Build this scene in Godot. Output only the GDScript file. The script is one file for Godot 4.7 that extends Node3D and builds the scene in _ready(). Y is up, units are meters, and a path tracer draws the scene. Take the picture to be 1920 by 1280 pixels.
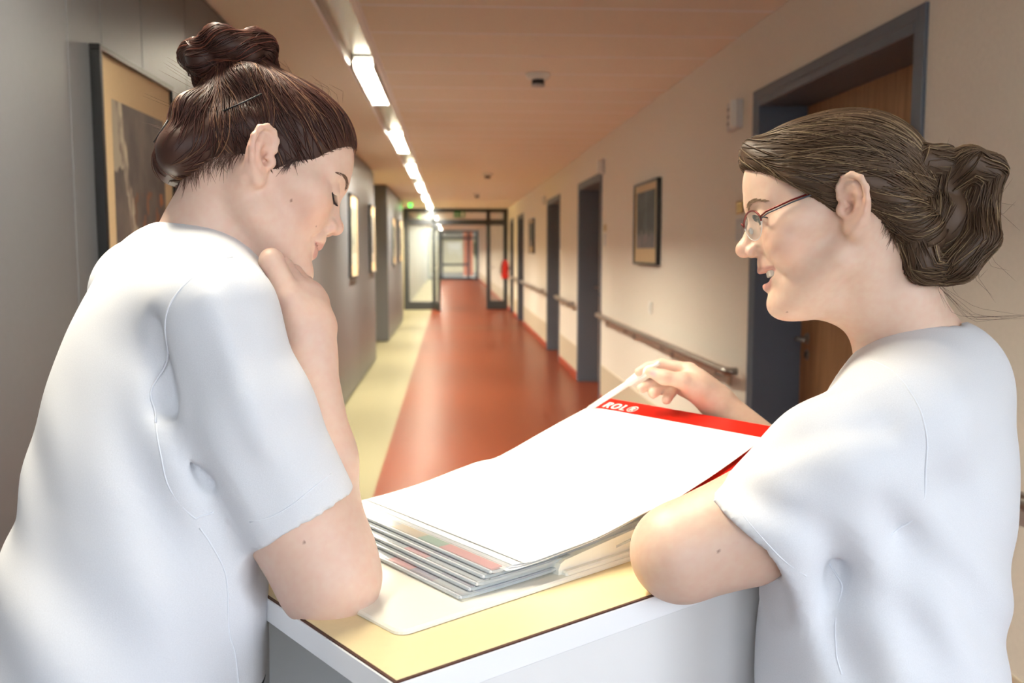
extends Node3D
# A hospital corridor: two nurses in white tunics at a counter with a chart rack.

const CEILING := 2.49
const RIGHT := 1.41
const LEFT := -1.0
var mats := {}
var used_names := {}
var rng := RandomNumberGenerator.new()


func _ready() -> void:
	rng.seed = 7
	# ---- camera
	var cam := Camera3D.new()
	cam.name = "camera"
	cam.position = Vector3(0, 1.45, 0)
	cam.rotation_degrees = Vector3(-5.5485, -3.7422, 0)
	cam.fov = 40.1764
	cam.near = 0.05
	cam.far = 300.0
	var lens := CameraAttributesPhysical.new()
	lens.frustum_focal_length = 32.8
	lens.frustum_focus_distance = 1.02
	lens.exposure_aperture = 6.5
	cam.attributes = lens
	add_child(cam)
	# ---- sky and exposure
	var env := Environment.new()
	env.background_mode = Environment.BG_SKY
	var sky_mat := ProceduralSkyMaterial.new()
	sky_mat.sky_top_color = Color(0.84, 0.89, 0.96)
	sky_mat.sky_horizon_color = Color(0.95, 0.97, 1.0)
	sky_mat.ground_bottom_color = Color(0.5, 0.5, 0.48)
	sky_mat.ground_horizon_color = Color(0.8, 0.82, 0.84)
	sky_mat.sky_energy_multiplier = 2.3
	sky_mat.ground_energy_multiplier = 1.3
	var sky := Sky.new()
	sky.sky_material = sky_mat
	env.sky = sky
	env.tonemap_mode = Environment.TONE_MAPPER_LINEAR
	env.tonemap_exposure = 1.25
	env.sdfgi_enabled = true
	env.ssao_enabled = true
	env.ssil_enabled = true
	var we := WorldEnvironment.new()
	we.name = "world_environment"
	we.environment = env
	add_child(we)
	# ---- materials, then the place
	make_materials()
	build_room()
	build_corridor_things()
	build_counter()
	build_people()


# ------------------------------------------------------------------ small helpers
func numbered(called: String) -> String:
	if not used_names.has(called):
		used_names[called] = 0
		return called
	used_names[called] += 1
	return "%s_%03d" % [called, used_names[called]]


func thing(called: String, label: String, category: String, at := Vector3.ZERO, turn := Basis(), group := "") -> Node3D:
	var o := Node3D.new()
	o.name = numbered(called)
	o.transform = Transform3D(turn, at)
	add_child(o)
	o.set_meta("label", label)
	o.set_meta("category", category)
	if group:
		o.set_meta("group", group)
	return o


func structure(called: String) -> Node3D:
	var o := Node3D.new()
	o.name = called
	o.set_meta("kind", "structure")
	add_child(o)
	return o


func part(called: String, mesh: Mesh, material: Material, parent: Node3D, at := Vector3.ZERO, turn := Basis()) -> MeshInstance3D:
	var o := MeshInstance3D.new()
	o.name = called
	o.mesh = mesh
	o.material_override = material
	o.transform = Transform3D(turn, at)
	parent.add_child(o, true)
	return o


func facing(z_dir: Vector3, up := Vector3.UP) -> Basis:
	var z := z_dir.normalized()
	var x := up.cross(z).normalized()
	return Basis(x, z.cross(x), z)


func tri(st: SurfaceTool, a: Vector3, b: Vector3, c: Vector3) -> void:
	st.add_vertex(a)
	st.add_vertex(c)
	st.add_vertex(b)


func quad(st: SurfaceTool, a: Vector3, b: Vector3, c: Vector3, d: Vector3) -> void:
	tri(st, a, b, c)
	tri(st, a, c, d)


func begin(smooth := false) -> SurfaceTool:
	var st := SurfaceTool.new()
	st.begin(Mesh.PRIMITIVE_TRIANGLES)
	st.set_smooth_group(0 if smooth else -1)
	return st


func done(st: SurfaceTool) -> ArrayMesh:
	st.generate_normals()
	return st.commit()


func add_box(st: SurfaceTool, lo: Vector3, hi: Vector3, c := 0.0) -> void:
	# a box with chamfered edges of width c; faces outwards
	var m := (lo + hi) * 0.5
	var s := (hi - lo) * 0.5
	var P := func(sx, sy, sz, ax) -> Vector3:
		var q := Vector3(s.x * sx, s.y * sy, s.z * sz)
		for k in 3:
			if k != ax:
				q[k] -= c * sign(q[k])
		return m + q
	for ax in 3:
		var u: int = (ax + 1) % 3
		var v: int = (ax + 2) % 3
		for sg in [-1, 1]:
			var q := []
			for w in [[-1, -1], [1, -1], [1, 1], [-1, 1]]:
				var e := [0, 0, 0]
				e[ax] = sg
				e[u] = w[0]
				e[v] = w[1]
				q.append(P.call(e[0], e[1], e[2], ax))
			if sg > 0:
				quad(st, q[0], q[1], q[2], q[3])
			else:
				quad(st, q[3], q[2], q[1], q[0])
		if c > 0.0:
			for su in [-1, 1]:
				for sv in [-1, 1]:
					# the edge along ax between the faces u and v
					var e1 := [0, 0, 0]
					e1[ax] = -1
					e1[u] = su
					e1[v] = sv
					var e2 := e1.duplicate()
					e2[ax] = 1
					var a: Vector3 = P.call(e1[0], e1[1], e1[2], u)
					var b: Vector3 = P.call(e2[0], e2[1], e2[2], u)
					var d: Vector3 = P.call(e1[0], e1[1], e1[2], v)
					var f: Vector3 = P.call(e2[0], e2[1], e2[2], v)
					if su * sv > 0:
						quad(st, a, d, f, b)
					else:
						quad(st, a, b, f, d)
	if c > 0.0:
		for sx in [-1, 1]:
			for sy in [-1, 1]:
				for sz in [-1, 1]:
					var a: Vector3 = P.call(sx, sy, sz, 0)
					var b: Vector3 = P.call(sx, sy, sz, 1)
					var d: Vector3 = P.call(sx, sy, sz, 2)
					if sx * sy * sz > 0:
						tri(st, a, b, d)
					else:
						tri(st, a, d, b)


func box_mesh(size: Vector3, c := 0.0) -> ArrayMesh:
	var st := begin()
	add_box(st, -size * 0.5, size * 0.5, c)
	return done(st)


func slab(called: String, lo: Vector3, hi: Vector3, material: Material, parent: Node3D, c := 0.0) -> MeshInstance3D:
	return part(called, box_mesh(hi - lo, c), material, parent, (lo + hi) * 0.5)


func add_tube(st: SurfaceTool, pts: PackedVector3Array, radii: PackedFloat32Array, sides := 10, caps := true) -> void:
	var n := pts.size()
	var rings := []
	var nrm := Vector3.ZERO
	for i in n:
		var t := (pts[mini(i + 1, n - 1)] - pts[maxi(i - 1, 0)]).normalized()
		if i == 0:
			nrm = t.cross(Vector3.UP if absf(t.y) < 0.9 else Vector3.RIGHT).normalized()
		else:
			nrm = (nrm - t * nrm.dot(t)).normalized()
		var bi := t.cross(nrm)
		var ring := PackedVector3Array()
		for k in sides:
			var a := TAU * k / sides
			ring.append(pts[i] + (nrm * cos(a) + bi * sin(a)) * radii[mini(i, radii.size() - 1)])
		rings.append(ring)
	for i in n - 1:
		for k in sides:
			var k2 := (k + 1) % sides
			quad(st, rings[i][k], rings[i][k2], rings[i + 1][k2], rings[i + 1][k])
	if caps:
		for k in range(1, sides - 1):
			tri(st, rings[0][0], rings[0][k + 1], rings[0][k])
			tri(st, rings[n - 1][0], rings[n - 1][k], rings[n - 1][k + 1])


func tube_mesh(pts: PackedVector3Array, r: float, sides := 12) -> ArrayMesh:
	var st := begin(true)
	add_tube(st, pts, PackedFloat32Array([r]), sides)
	return done(st)


func lathe_mesh(profile: Array, sides := 24) -> ArrayMesh:
	# profile: [radius, y] from top to bottom, turned about y
	var st := begin(true)
	for i in profile.size() - 1:
		for k in sides:
			var a := TAU * k / sides
			var b := TAU * (k + 1) / sides
			var r0: float = profile[i][0]
			var r1: float = profile[i + 1][0]
			var p0 := Vector3(r0 * cos(a), profile[i][1], -r0 * sin(a))
			var p1 := Vector3(r0 * cos(b), profile[i][1], -r0 * sin(b))
			var q0 := Vector3(r1 * cos(a), profile[i + 1][1], -r1 * sin(a))
			var q1 := Vector3(r1 * cos(b), profile[i + 1][1], -r1 * sin(b))
			if r1 > 0.0:
				tri(st, p0, q0, q1)
			if r0 > 0.0:
				tri(st, p0, q1, p1)
	return done(st)


func prism_mesh(outline: PackedVector2Array, y0: float, y1: float, c := 0.0) -> ArrayMesh:
	# outline in (x, z), extruded in y, chamfered at the top edge
	var st := begin()
	var n := outline.size()
	var poly := outline
	if not Geometry2D.is_polygon_clockwise(poly):
		poly = poly.duplicate()
		poly.reverse()
	var inner := poly
	if c > 0.0:
		var off := Geometry2D.offset_polygon(poly, -c, Geometry2D.JOIN_MITER)
		if off.size() and off[0].size() == n:
			inner = off[0]
			if not Geometry2D.is_polygon_clockwise(inner):
				inner.reverse()
			var best := 0
			for k in n:
				if inner[k].distance_to(poly[0]) < inner[best].distance_to(poly[0]):
					best = k
			var rolled := PackedVector2Array()
			for k in n:
				rolled.append(inner[(k + best) % n])
			inner = rolled
	for i in n:
		var j := (i + 1) % n
		var a := poly[i]
		var b := poly[j]
		quad(st, Vector3(a.x, y0, a.y), Vector3(a.x, y1 - c, a.y), Vector3(b.x, y1 - c, b.y), Vector3(b.x, y0, b.y))
		if c > 0.0:
			quad(st, Vector3(a.x, y1 - c, a.y), Vector3(inner[i].x, y1, inner[i].y), Vector3(inner[j].x, y1, inner[j].y), Vector3(b.x, y1 - c, b.y))
	var t := Geometry2D.triangulate_polygon(inner)
	for i in range(0, t.size(), 3):
		var a := inner[t[i]]
		var b := inner[t[i + 1]]
		var d := inner[t[i + 2]]
		var flip := (b - a).cross(d - a) > 0
		if flip:
			var e := b
			b = d
			d = e
		tri(st, Vector3(a.x, y1, a.y), Vector3(b.x, y1, b.y), Vector3(d.x, y1, d.y))
	t = Geometry2D.triangulate_polygon(poly)
	for i in range(0, t.size(), 3):
		var a := poly[t[i]]
		var b := poly[t[i + 1]]
		var d := poly[t[i + 2]]
		if (b - a).cross(d - a) < 0:
			var e := b
			b = d
			d = e
		tri(st, Vector3(a.x, y0, a.y), Vector3(b.x, y0, b.y), Vector3(d.x, y0, d.y))
	return done(st)


func rounded_rect(lo: Vector2, hi: Vector2, r: float, steps := 5) -> PackedVector2Array:
	var out := PackedVector2Array()
	var cs := [Vector2(hi.x - r, hi.y - r), Vector2(lo.x + r, hi.y - r), Vector2(lo.x + r, lo.y + r), Vector2(hi.x - r, lo.y + r)]
	for k in 4:
		for s in steps + 1:
			var a := PI / 2 * (k + float(s) / steps)
			out.append(cs[k] + Vector2(cos(a), sin(a)) * r)
	return out


func sphere_mesh(r: Vector3, rings := 12) -> ArrayMesh:
	var prof := []
	for i in rings + 1:
		var a := PI * i / rings
		prof.append([sin(a), cos(a)])
	prof[0][0] = 0.0
	prof[rings][0] = 0.0
	var st := begin(true)
	var sides := rings * 2
	for i in rings:
		for k in sides:
			var a := TAU * k / sides
			var b := TAU * (k + 1) / sides
			var q := func(rr, yy, an) -> Vector3: return Vector3(rr * cos(an), yy, -rr * sin(an)) * r
			var p0: Vector3 = q.call(prof[i][0], prof[i][1], a)
			var p1: Vector3 = q.call(prof[i][0], prof[i][1], b)
			var q0: Vector3 = q.call(prof[i + 1][0], prof[i + 1][1], a)
			var q1: Vector3 = q.call(prof[i + 1][0], prof[i + 1][1], b)
			if i < rings - 1:
				tri(st, p0, q0, q1)
			if i > 0:
				tri(st, p0, q1, p1)
	return done(st)


# ------------------------------------------------------------------ materials
func mat(called: String, color: Color, rough := 0.6, metal := 0.0) -> StandardMaterial3D:
	var m := StandardMaterial3D.new()
	m.resource_name = called
	m.albedo_color = color
	m.roughness = rough
	m.metallic = metal
	mats[called] = m
	return m


func noise_tex(freq: float, lo: Color, hi: Color, seed_ := 1, size := 256, octaves := 4, stretch := 1.0) -> Texture2D:
	var n := FastNoiseLite.new()
	n.seed = seed_
	n.noise_type = FastNoiseLite.TYPE_SIMPLEX_SMOOTH
	n.frequency = freq
	n.fractal_octaves = octaves
	var im := Image.create(size, size, false, Image.FORMAT_RGB8)
	for y in size:
		for x in size:
			# blended over the edge so that it repeats
			var fx := float(x) / size
			var fy := float(y) / size
			var v := 0.0
			for w in [[0, 0, (1 - fx) * (1 - fy)], [1, 0, fx * (1 - fy)], [0, 1, (1 - fx) * fy], [1, 1, fx * fy]]:
				v += n.get_noise_2d((x - w[0] * size) * stretch, y - w[1] * size) * w[2]
			im.set_pixel(x, y, lo.lerp(hi, clampf(v * 0.9 + 0.5, 0, 1)))
	return ImageTexture.create_from_image(im)


func tri_map(m: StandardMaterial3D, tex: Texture2D, scale: Vector3, bump := 0.0) -> void:
	m.albedo_texture = tex
	m.uv1_triplanar = true
	m.uv1_world_triplanar = true
	m.uv1_scale = scale
	if bump > 0.0:
		m.heightmap_enabled = true
		m.heightmap_texture = tex
		m.heightmap_scale = bump


func make_materials() -> void:
	var fine := noise_tex(0.09, Color(0.975, 0.975, 0.975), Color(1, 1, 1), 3)
	var speck := noise_tex(0.16, Color(0.86, 0.86, 0.86), Color(1, 1, 1), 5, 256, 3)
	var weave := noise_tex(0.3, Color(0.94, 0.94, 0.94), Color(1, 1, 1), 9, 256, 2)
	var grain := noise_tex(0.012, Color(0.74, 0.70, 0.64), Color(1, 1, 1), 11, 256, 5, 12.0)
	tri_map(mat("plaster", Color(0.94, 0.915, 0.87), 0.85), fine, Vector3(2, 2, 2))
	tri_map(mat("wall_guard", Color(0.83, 0.78, 0.69), 0.6), fine, Vector3(2, 2, 2))
	tri_map(mat("ceiling_board", Color(0.96, 0.92, 0.87), 0.7), fine, Vector3(3, 3, 3))
	mat("ceiling_seam", Color(0.98, 0.97, 0.99), 0.5)
	tri_map(mat("soffit", Color(0.95, 0.92, 0.87), 0.8), fine, Vector3(2, 2, 2))
	tri_map(mat("red_linoleum", Color(0.46, 0.215, 0.13), 0.30), speck, Vector3(3, 3, 3))
	tri_map(mat("beige_linoleum", Color(0.55, 0.525, 0.41), 0.30), speck, Vector3(3, 3, 3))
	mats.red_linoleum.metallic_specular = 0.22
	mats.beige_linoleum.metallic_specular = 0.22
	mat("red_base", Color(0.66, 0.27, 0.17), 0.45)
	tri_map(mat("grey_panel", Color(0.39, 0.40, 0.425), 0.38, 0.1), fine, Vector3(1.5, 1.5, 1.5))
	mat("panel_joint", Color(0.42, 0.42, 0.43), 0.5, 0.2)
	mat("blue_grey_steel", Color(0.36, 0.40, 0.46), 0.5)
	mat("dark_frame", Color(0.20, 0.215, 0.235), 0.45)
	var wood := mat("beech_wood", Color(0.74, 0.56, 0.39), 0.5)
	tri_map(wood, grain, Vector3(1.2, 0.6, 1.2))
	mat("steel", Color(0.62, 0.60, 0.58), 0.28, 0.9)
	mat("black_frame", Color(0.05, 0.05, 0.055), 0.35)
	mat("white_plastic", Color(0.93, 0.93, 0.91), 0.32)
	mat("light_grey_plastic", Color(0.80, 0.80, 0.80), 0.45)
	mat("dark_plastic", Color(0.12, 0.12, 0.13), 0.5)
	tri_map(mat("mount_board", Color(0.82, 0.72, 0.57), 0.8), fine, Vector3(2, 2, 2))
	mat("brass", Color(0.72, 0.58, 0.30), 0.35, 0.8)
	mat("extinguisher_red", Color(0.78, 0.06, 0.05), 0.3)
	mat("exit_green", Color(0.03, 0.42, 0.22), 0.5)
	mat("yellow_wall", Color(0.86, 0.80, 0.60), 0.8)
	mat("pale_ground", Color(0.72, 0.71, 0.66), 0.9)
	mat("facade", Color(0.88, 0.82, 0.66), 0.9)
	mat("orange_facade", Color(0.78, 0.42, 0.28), 0.9)
	mat("leaf", Color(0.20, 0.34, 0.13), 0.8)
	mat("bark", Color(0.28, 0.22, 0.17), 0.9)
	var glass := mat("glass", Color(0.92, 0.97, 0.96, 0.12), 0.04)
	glass.transparency = BaseMaterial3D.TRANSPARENCY_ALPHA
	var glow := mat("lamp_glow", Color(1, 0.98, 0.93), 0.6)
	glow.emission_enabled = true
	glow.emission = Color(1, 0.96, 0.88)
	glow.emission_energy_multiplier = 2.6
	var green := mat("green_glow", Color(0.2, 1, 0.4), 0.6)
	green.emission_enabled = true
	green.emission = Color(0.2, 1.0, 0.35)
	green.emission_energy_multiplier = 3.0
	mat("reflector", Color(0.85, 0.85, 0.85), 0.25, 0.8)
	# counter and charts
	tri_map(mat("counter_top", Color(0.93, 0.85, 0.66), 0.38), fine, Vector3(3, 3, 3))
	mat("counter_edge", Color(0.94, 0.94, 0.94), 0.45)
	mat("edge_line", Color(0.30, 0.16, 0.10), 0.6)
	mat("cabinet_white", Color(0.90, 0.895, 0.885), 0.5)
	mat("ivory_plastic", Color(0.93, 0.92, 0.87), 0.22)
	mat("red_plastic", Color(0.86, 0.10, 0.03), 0.32)
	mat("paper", Color(0.97, 0.97, 0.955), 0.8)
	mat("paper_grey", Color(0.80, 0.80, 0.82), 0.8)
	var film := mat("clear_film", Color(0.86, 0.90, 0.92, 0.35), 0.12)
	film.transparency = BaseMaterial3D.TRANSPARENCY_ALPHA
	mat("print_red", Color(0.80, 0.38, 0.38), 0.7)
	mat("print_green", Color(0.36, 0.56, 0.42), 0.7)
	mat("print_violet", Color(0.46, 0.33, 0.46), 0.7)
	mat("print_grey", Color(0.58, 0.57, 0.58), 0.7)
	mat("ink_blue", Color(0.62, 0.65, 0.78), 0.8)
	mat("ink_faint", Color(0.80, 0.79, 0.80), 0.8)
	# people
	var cloth := mat("white_cotton", Color(0.88, 0.885, 0.90), 0.85)
	tri_map(cloth, weave, Vector3(9, 9, 9))
	mat("cotton_thread", Color(0.88, 0.89, 0.91), 0.85)
	mat("blue_lining", Color(0.58, 0.66, 0.82), 0.85)
	var sk := mat("skin", Color(1, 1, 1), 0.48)
	sk.vertex_color_use_as_albedo = true
	sk.subsurf_scatter_enabled = true
	sk.subsurf_scatter_strength = 0.12
	var hair := mat("hair", Color(1, 1, 1), 0.46)
	hair.metallic_specular = 0.36
	hair.vertex_color_use_as_albedo = true
	mat("hair_dark", Color(0.17, 0.10, 0.08), 0.5)
	mat("lash", Color(0.04, 0.03, 0.03), 0.6)
	var eye := mat("eye", Color(1, 1, 1), 0.12)
	eye.vertex_color_use_as_albedo = true
	mat("teeth", Color(0.92, 0.90, 0.85), 0.3)
	mat("glasses_red", Color(0.42, 0.10, 0.09), 0.3, 0.5)
	mat("glasses_grey", Color(0.30, 0.30, 0.34), 0.3, 0.5)
	mat("shoe_white", Color(0.9, 0.9, 0.9), 0.5)


# ------------------------------------------------------------------ the room
const DOORS := [[-4.29, -2.77], [-10.27, -8.72], [-13.6, -12.08], [-19.64, -18.1], [-22.1, -20.95]]
const DOOR_TOP := 2.15
const PARTITION := -23.2
const END := -48.0
const BACK := 1.5


func build_room() -> void:
	# floor: red walkway, beige strip along the grey panels
	var fl := structure("floor")
	slab("red_walkway", Vector3(-0.47, -0.1, END - 0.3), Vector3(RIGHT + 0.4, 0, BACK + 0.3), mats.red_linoleum, fl)
	slab("beige_strip", Vector3(-2.3, -0.1, END - 0.3), Vector3(-0.47, 0, BACK + 0.3), mats.beige_linoleum, fl)
	slab("seam_strip", Vector3(-1.9, -0.02, -17.56), Vector3(RIGHT, 0.002, -17.5), mats.beige_linoleum, fl)
	# ceiling: a slab, a flat soffit on the left, transverse boards on the right, a lamp channel between
	var ce := structure("ceiling")
	slab("slab", Vector3(-2.3, CEILING + 0.07, END - 0.3), Vector3(RIGHT + 0.4, CEILING + 0.3, BACK + 0.3), mats.soffit, ce)
	slab("soffit", Vector3(-2.3, CEILING, END), Vector3(-0.56, CEILING + 0.08, BACK), mats.soffit, ce, 0.004)
	slab("channel_edge", Vector3(-0.415, CEILING - 0.004, END), Vector3(-0.385, CEILING + 0.08, BACK), mats.ceiling_seam, ce)
	slab("channel_cheek", Vector3(-0.575, CEILING - 0.003, END), Vector3(-0.56, CEILING + 0.07, BACK), mats.ceiling_seam, ce)
	slab("channel_top", Vector3(-0.56, CEILING + 0.062, END), Vector3(-0.415, CEILING + 0.08, BACK), mats.reflector, ce)
	slab("seam_backing", Vector3(-0.385, CEILING + 0.004, END), Vector3(RIGHT, CEILING + 0.02, BACK), mats.ceiling_seam, ce)
	var board := box_mesh(Vector3(RIGHT + 0.375, 0.012, 0.482), 0.003)
	var strip := box_mesh(Vector3(RIGHT + 0.375, 0.008, 0.017), 0.001)
	var z := BACK - 0.10
	while z > PARTITION:
		part("ceiling_board", board, mats.ceiling_board, ce, Vector3((RIGHT - 0.375) / 2.0, CEILING + 0.002, z - 0.25))
		part("seam_strip", strip, mats.ceiling_seam, ce, Vector3((RIGHT - 0.375) / 2.0, CEILING - 0.001, z))
		z -= 0.5
	slab("far_boards", Vector3(-0.375, CEILING - 0.004, END), Vector3(RIGHT, CEILING + 0.01, z), mats.ceiling_board, ce)
	# right wall with recessed doors
	var wr := structure("wall_right")
	var base := structure("baseboard_right")
	var guard := structure("trim_1")
	var from := -0.35
	var cuts: Array = DOORS.duplicate()
	cuts.append([END, END])
	for d in cuts:
		slab("wall_section", Vector3(RIGHT, 0, d[1]), Vector3(RIGHT + 0.32, CEILING + 0.07, from), mats.plaster, wr)
		slab("base_strip", Vector3(RIGHT - 0.012, 0, d[1] + 0.05), Vector3(RIGHT + 0.01, 0.10, from - 0.05), mats.red_base, base, 0.004)
		slab("guard_plate", Vector3(RIGHT - 0.006, 0.10, d[1] + 0.05), Vector3(RIGHT + 0.01, 0.385, from - 0.05), mats.wall_guard, guard, 0.002)
		if d[0] != d[1]:
			slab("wall_lintel", Vector3(RIGHT, DOOR_TOP, d[0]), Vector3(RIGHT + 0.32, CEILING + 0.07, d[1]), mats.plaster, wr)
		from = d[0]
	for i in DOORS.size():
		build_door(i + 1, DOORS[i][0], DOORS[i][1])
	# left: grey panel wall, a recess, a second panelled block, then the bay before the glass doors
	var wl := structure("wall_left")
	slab("core", Vector3(LEFT - 0.3, 0, -12.45), Vector3(LEFT - 0.02, CEILING + 0.07, BACK), mats.panel_joint, wl)
	var seams := [BACK, 0.2, -0.8, -1.7, -2.585, -2.83, -3.19, -3.71, -4.6, -5.5, -6.4, -7.3, -8.2, -9.1, -10.3, -11.2, -12.45]
	for i in seams.size() - 1:
		slab("wall_panel", Vector3(LEFT - 0.022, 0.02, seams[i + 1] + 0.0025), Vector3(LEFT, CEILING - 0.03, seams[i] - 0.0025), mats.grey_panel, wl, 0.0015)
	slab("core", Vector3(LEFT - 1.2, 0, -19.7), Vector3(LEFT - 0.025, CEILING + 0.07, -15.03), mats.panel_joint, wl)
	slab("wall_panel", Vector3(LEFT - 0.9, 0.02, -15.02), Vector3(LEFT, CEILING - 0.03, -15.0), mats.grey_panel, wl, 0.0015)
	for k in 4:
		slab("wall_panel", Vector3(LEFT - 0.022, 0.02, -15.02 - 1.17 * (k + 1) + 0.003), Vector3(LEFT, CEILING - 0.03, -15.02 - 1.17 * k - 0.003), mats.grey_panel, wl, 0.0015)
	var rec := structure("wall_recess")
	slab("recess_back", Vector3(-2.3, 0, -15.1), Vector3(-1.9, CEILING + 0.07, -12.4), mats.yellow_wall, rec)
	slab("recess_side", Vector3(-2.3, 0, -12.46), Vector3(LEFT - 0.28, CEILING + 0.07, -12.4), mats.yellow_wall, rec)
	slab("bay_wall", Vector3(-1.5, 0, PARTITION), Vector3(-1.16, CEILING + 0.07, -19.6), mats.yellow_wall, rec)
	slab("far_wall", Vector3(-1.5, 0, END), Vector3(-1.16, CEILING + 0.07, PARTITION), mats.grey_panel, rec)
	# back wall behind the camera, with a wide window
	var wb := structure("wall_back")
	slab("below", Vector3(-1.3, 0, BACK), Vector3(RIGHT + 0.32, 0.8, BACK + 0.25), mats.plaster, wb)
	slab("above", Vector3(-1.3, 2.35, BACK), Vector3(RIGHT + 0.32, CEILING + 0.07, BACK + 0.25), mats.plaster, wb)
	slab("left_pier", Vector3(-1.3, 0.8, BACK), Vector3(-0.8, 2.35, BACK + 0.25), mats.plaster, wb)
	slab("right_pier", Vector3(1.1, 0.8, BACK), Vector3(RIGHT + 0.32, 2.35, BACK + 0.25), mats.plaster, wb)
	var w2 := structure("window_2")
	for b in [[-0.8, 0.8, 1.1, 0.86], [-0.8, 2.29, 1.1, 2.35], [-0.8, 0.86, -0.74, 2.29], [1.04, 0.86, 1.1, 2.29], [0.12, 0.86, 0.18, 2.29]]:
		slab("window_frame", Vector3(b[0], b[1], BACK + 0.1), Vector3(b[2], b[3], BACK + 0.16), mats.white_plastic, w2, 0.004)
	slab("pane", Vector3(-0.74, 0.86, BACK + 0.126), Vector3(0.12, 2.29, BACK + 0.132), mats.glass, w2)
	slab("pane", Vector3(0.18, 0.86, BACK + 0.126), Vector3(1.04, 2.29, BACK + 0.132), mats.glass, w2)
	# a wide window in the right wall, beside the viewer
	var wn := structure("window_1")
	var wz := [-0.35, 0.5, 1.35]
	slab("wall_below", Vector3(RIGHT, 0, wz[0]), Vector3(RIGHT + 0.32, 0.8, wz[2]), mats.plaster, wr)
	slab("wall_above", Vector3(RIGHT, 2.35, wz[0]), Vector3(RIGHT + 0.32, CEILING + 0.07, wz[2]), mats.plaster, wr)
	slab("wall_section", Vector3(RIGHT, 0, wz[2]), Vector3(RIGHT + 0.32, CEILING + 0.07, BACK), mats.plaster, wr)
	for b in [[wz[0], 0.8, wz[2], 0.86], [wz[0], 2.29, wz[2], 2.35], [wz[0], 0.86, wz[0] + 0.06, 2.29], [wz[2] - 0.06, 0.86, wz[2], 2.29], [wz[1] - 0.03, 0.86, wz[1] + 0.03, 2.29]]:
		slab("window_frame", Vector3(RIGHT + 0.12, b[1], b[0]), Vector3(RIGHT + 0.18, b[3], b[2]), mats.white_plastic, wn, 0.004)
	for k in 2:
		slab("pane", Vector3(RIGHT + 0.147, 0.86, wz[k] + 0.03), Vector3(RIGHT + 0.153, 2.29, wz[k + 1] - 0.03), mats.glass, wn)
	build_partition()
	build_far_end()
	# lamps in the ceiling channel
	for k in range(0, 14):
		var zc := -6.15 - 3.25 * (k - 1) if k > 0 else -1.7
		if zc < END + 1.5 or absf(zc - PARTITION) < 0.72:
			continue
		build_lamp(zc, k)


func build_lamp(zc: float, k: int) -> void:
	var where := ["ceiling channel", "ceiling channel above the counter", "ceiling channel, nearest lamp in view", "ceiling channel, second lamp in view", "ceiling channel, third lamp in view", "ceiling channel, fourth lamp in view", "ceiling channel, fifth lamp in view"]
	var t := thing("ceiling_lamp", "long white louvred ceiling lamp in the %s" % (where[k + 1] if k + 1 < where.size() else "ceiling beyond the glass doors, %s of them" % ["nearest", "second", "third", "fourth", "fifth", "sixth", "seventh", "eighth", "ninth"][k + 1 - where.size()]), "lamp", Vector3(-0.4875, CEILING, zc), Basis(), "row of ceiling lamps")
	part("housing", box_mesh(Vector3(0.125, 0.01, 1.40), 0.002), mats.reflector, t, Vector3(0, 0.056, 0))
	part("diffuser", box_mesh(Vector3(0.098, 0.006, 1.35), 0.001), mats.lamp_glow, t, Vector3(0, 0.046, 0))
	for s in [-1, 1]:
		part("side_rail", box_mesh(Vector3(0.006, 0.064, 1.40), 0.001), mats.white_plastic, t, Vector3(s * 0.055, 0.021, 0))
	for n in 12:
		part("louvre", box_mesh(Vector3(0.10, 0.042, 0.003)), mats.white_plastic, t, Vector3(0, 0.012, -0.62 + n * 0.1127))
	var l := AreaLight3D.new()
	l.name = "lamp_light"
	l.area_size = Vector2(0.09, 1.3)
	l.light_color = Color(1.0, 0.96, 0.87)
	l.light_energy = 20.0 if k > 0 else 8.5
	l.shadow_enabled = true
	l.shadow_enabled = true
	l.rotation_degrees = Vector3(-90, 0, 0)
	l.position = Vector3(0, 0.040, 0)
	t.add_child(l)


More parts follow.
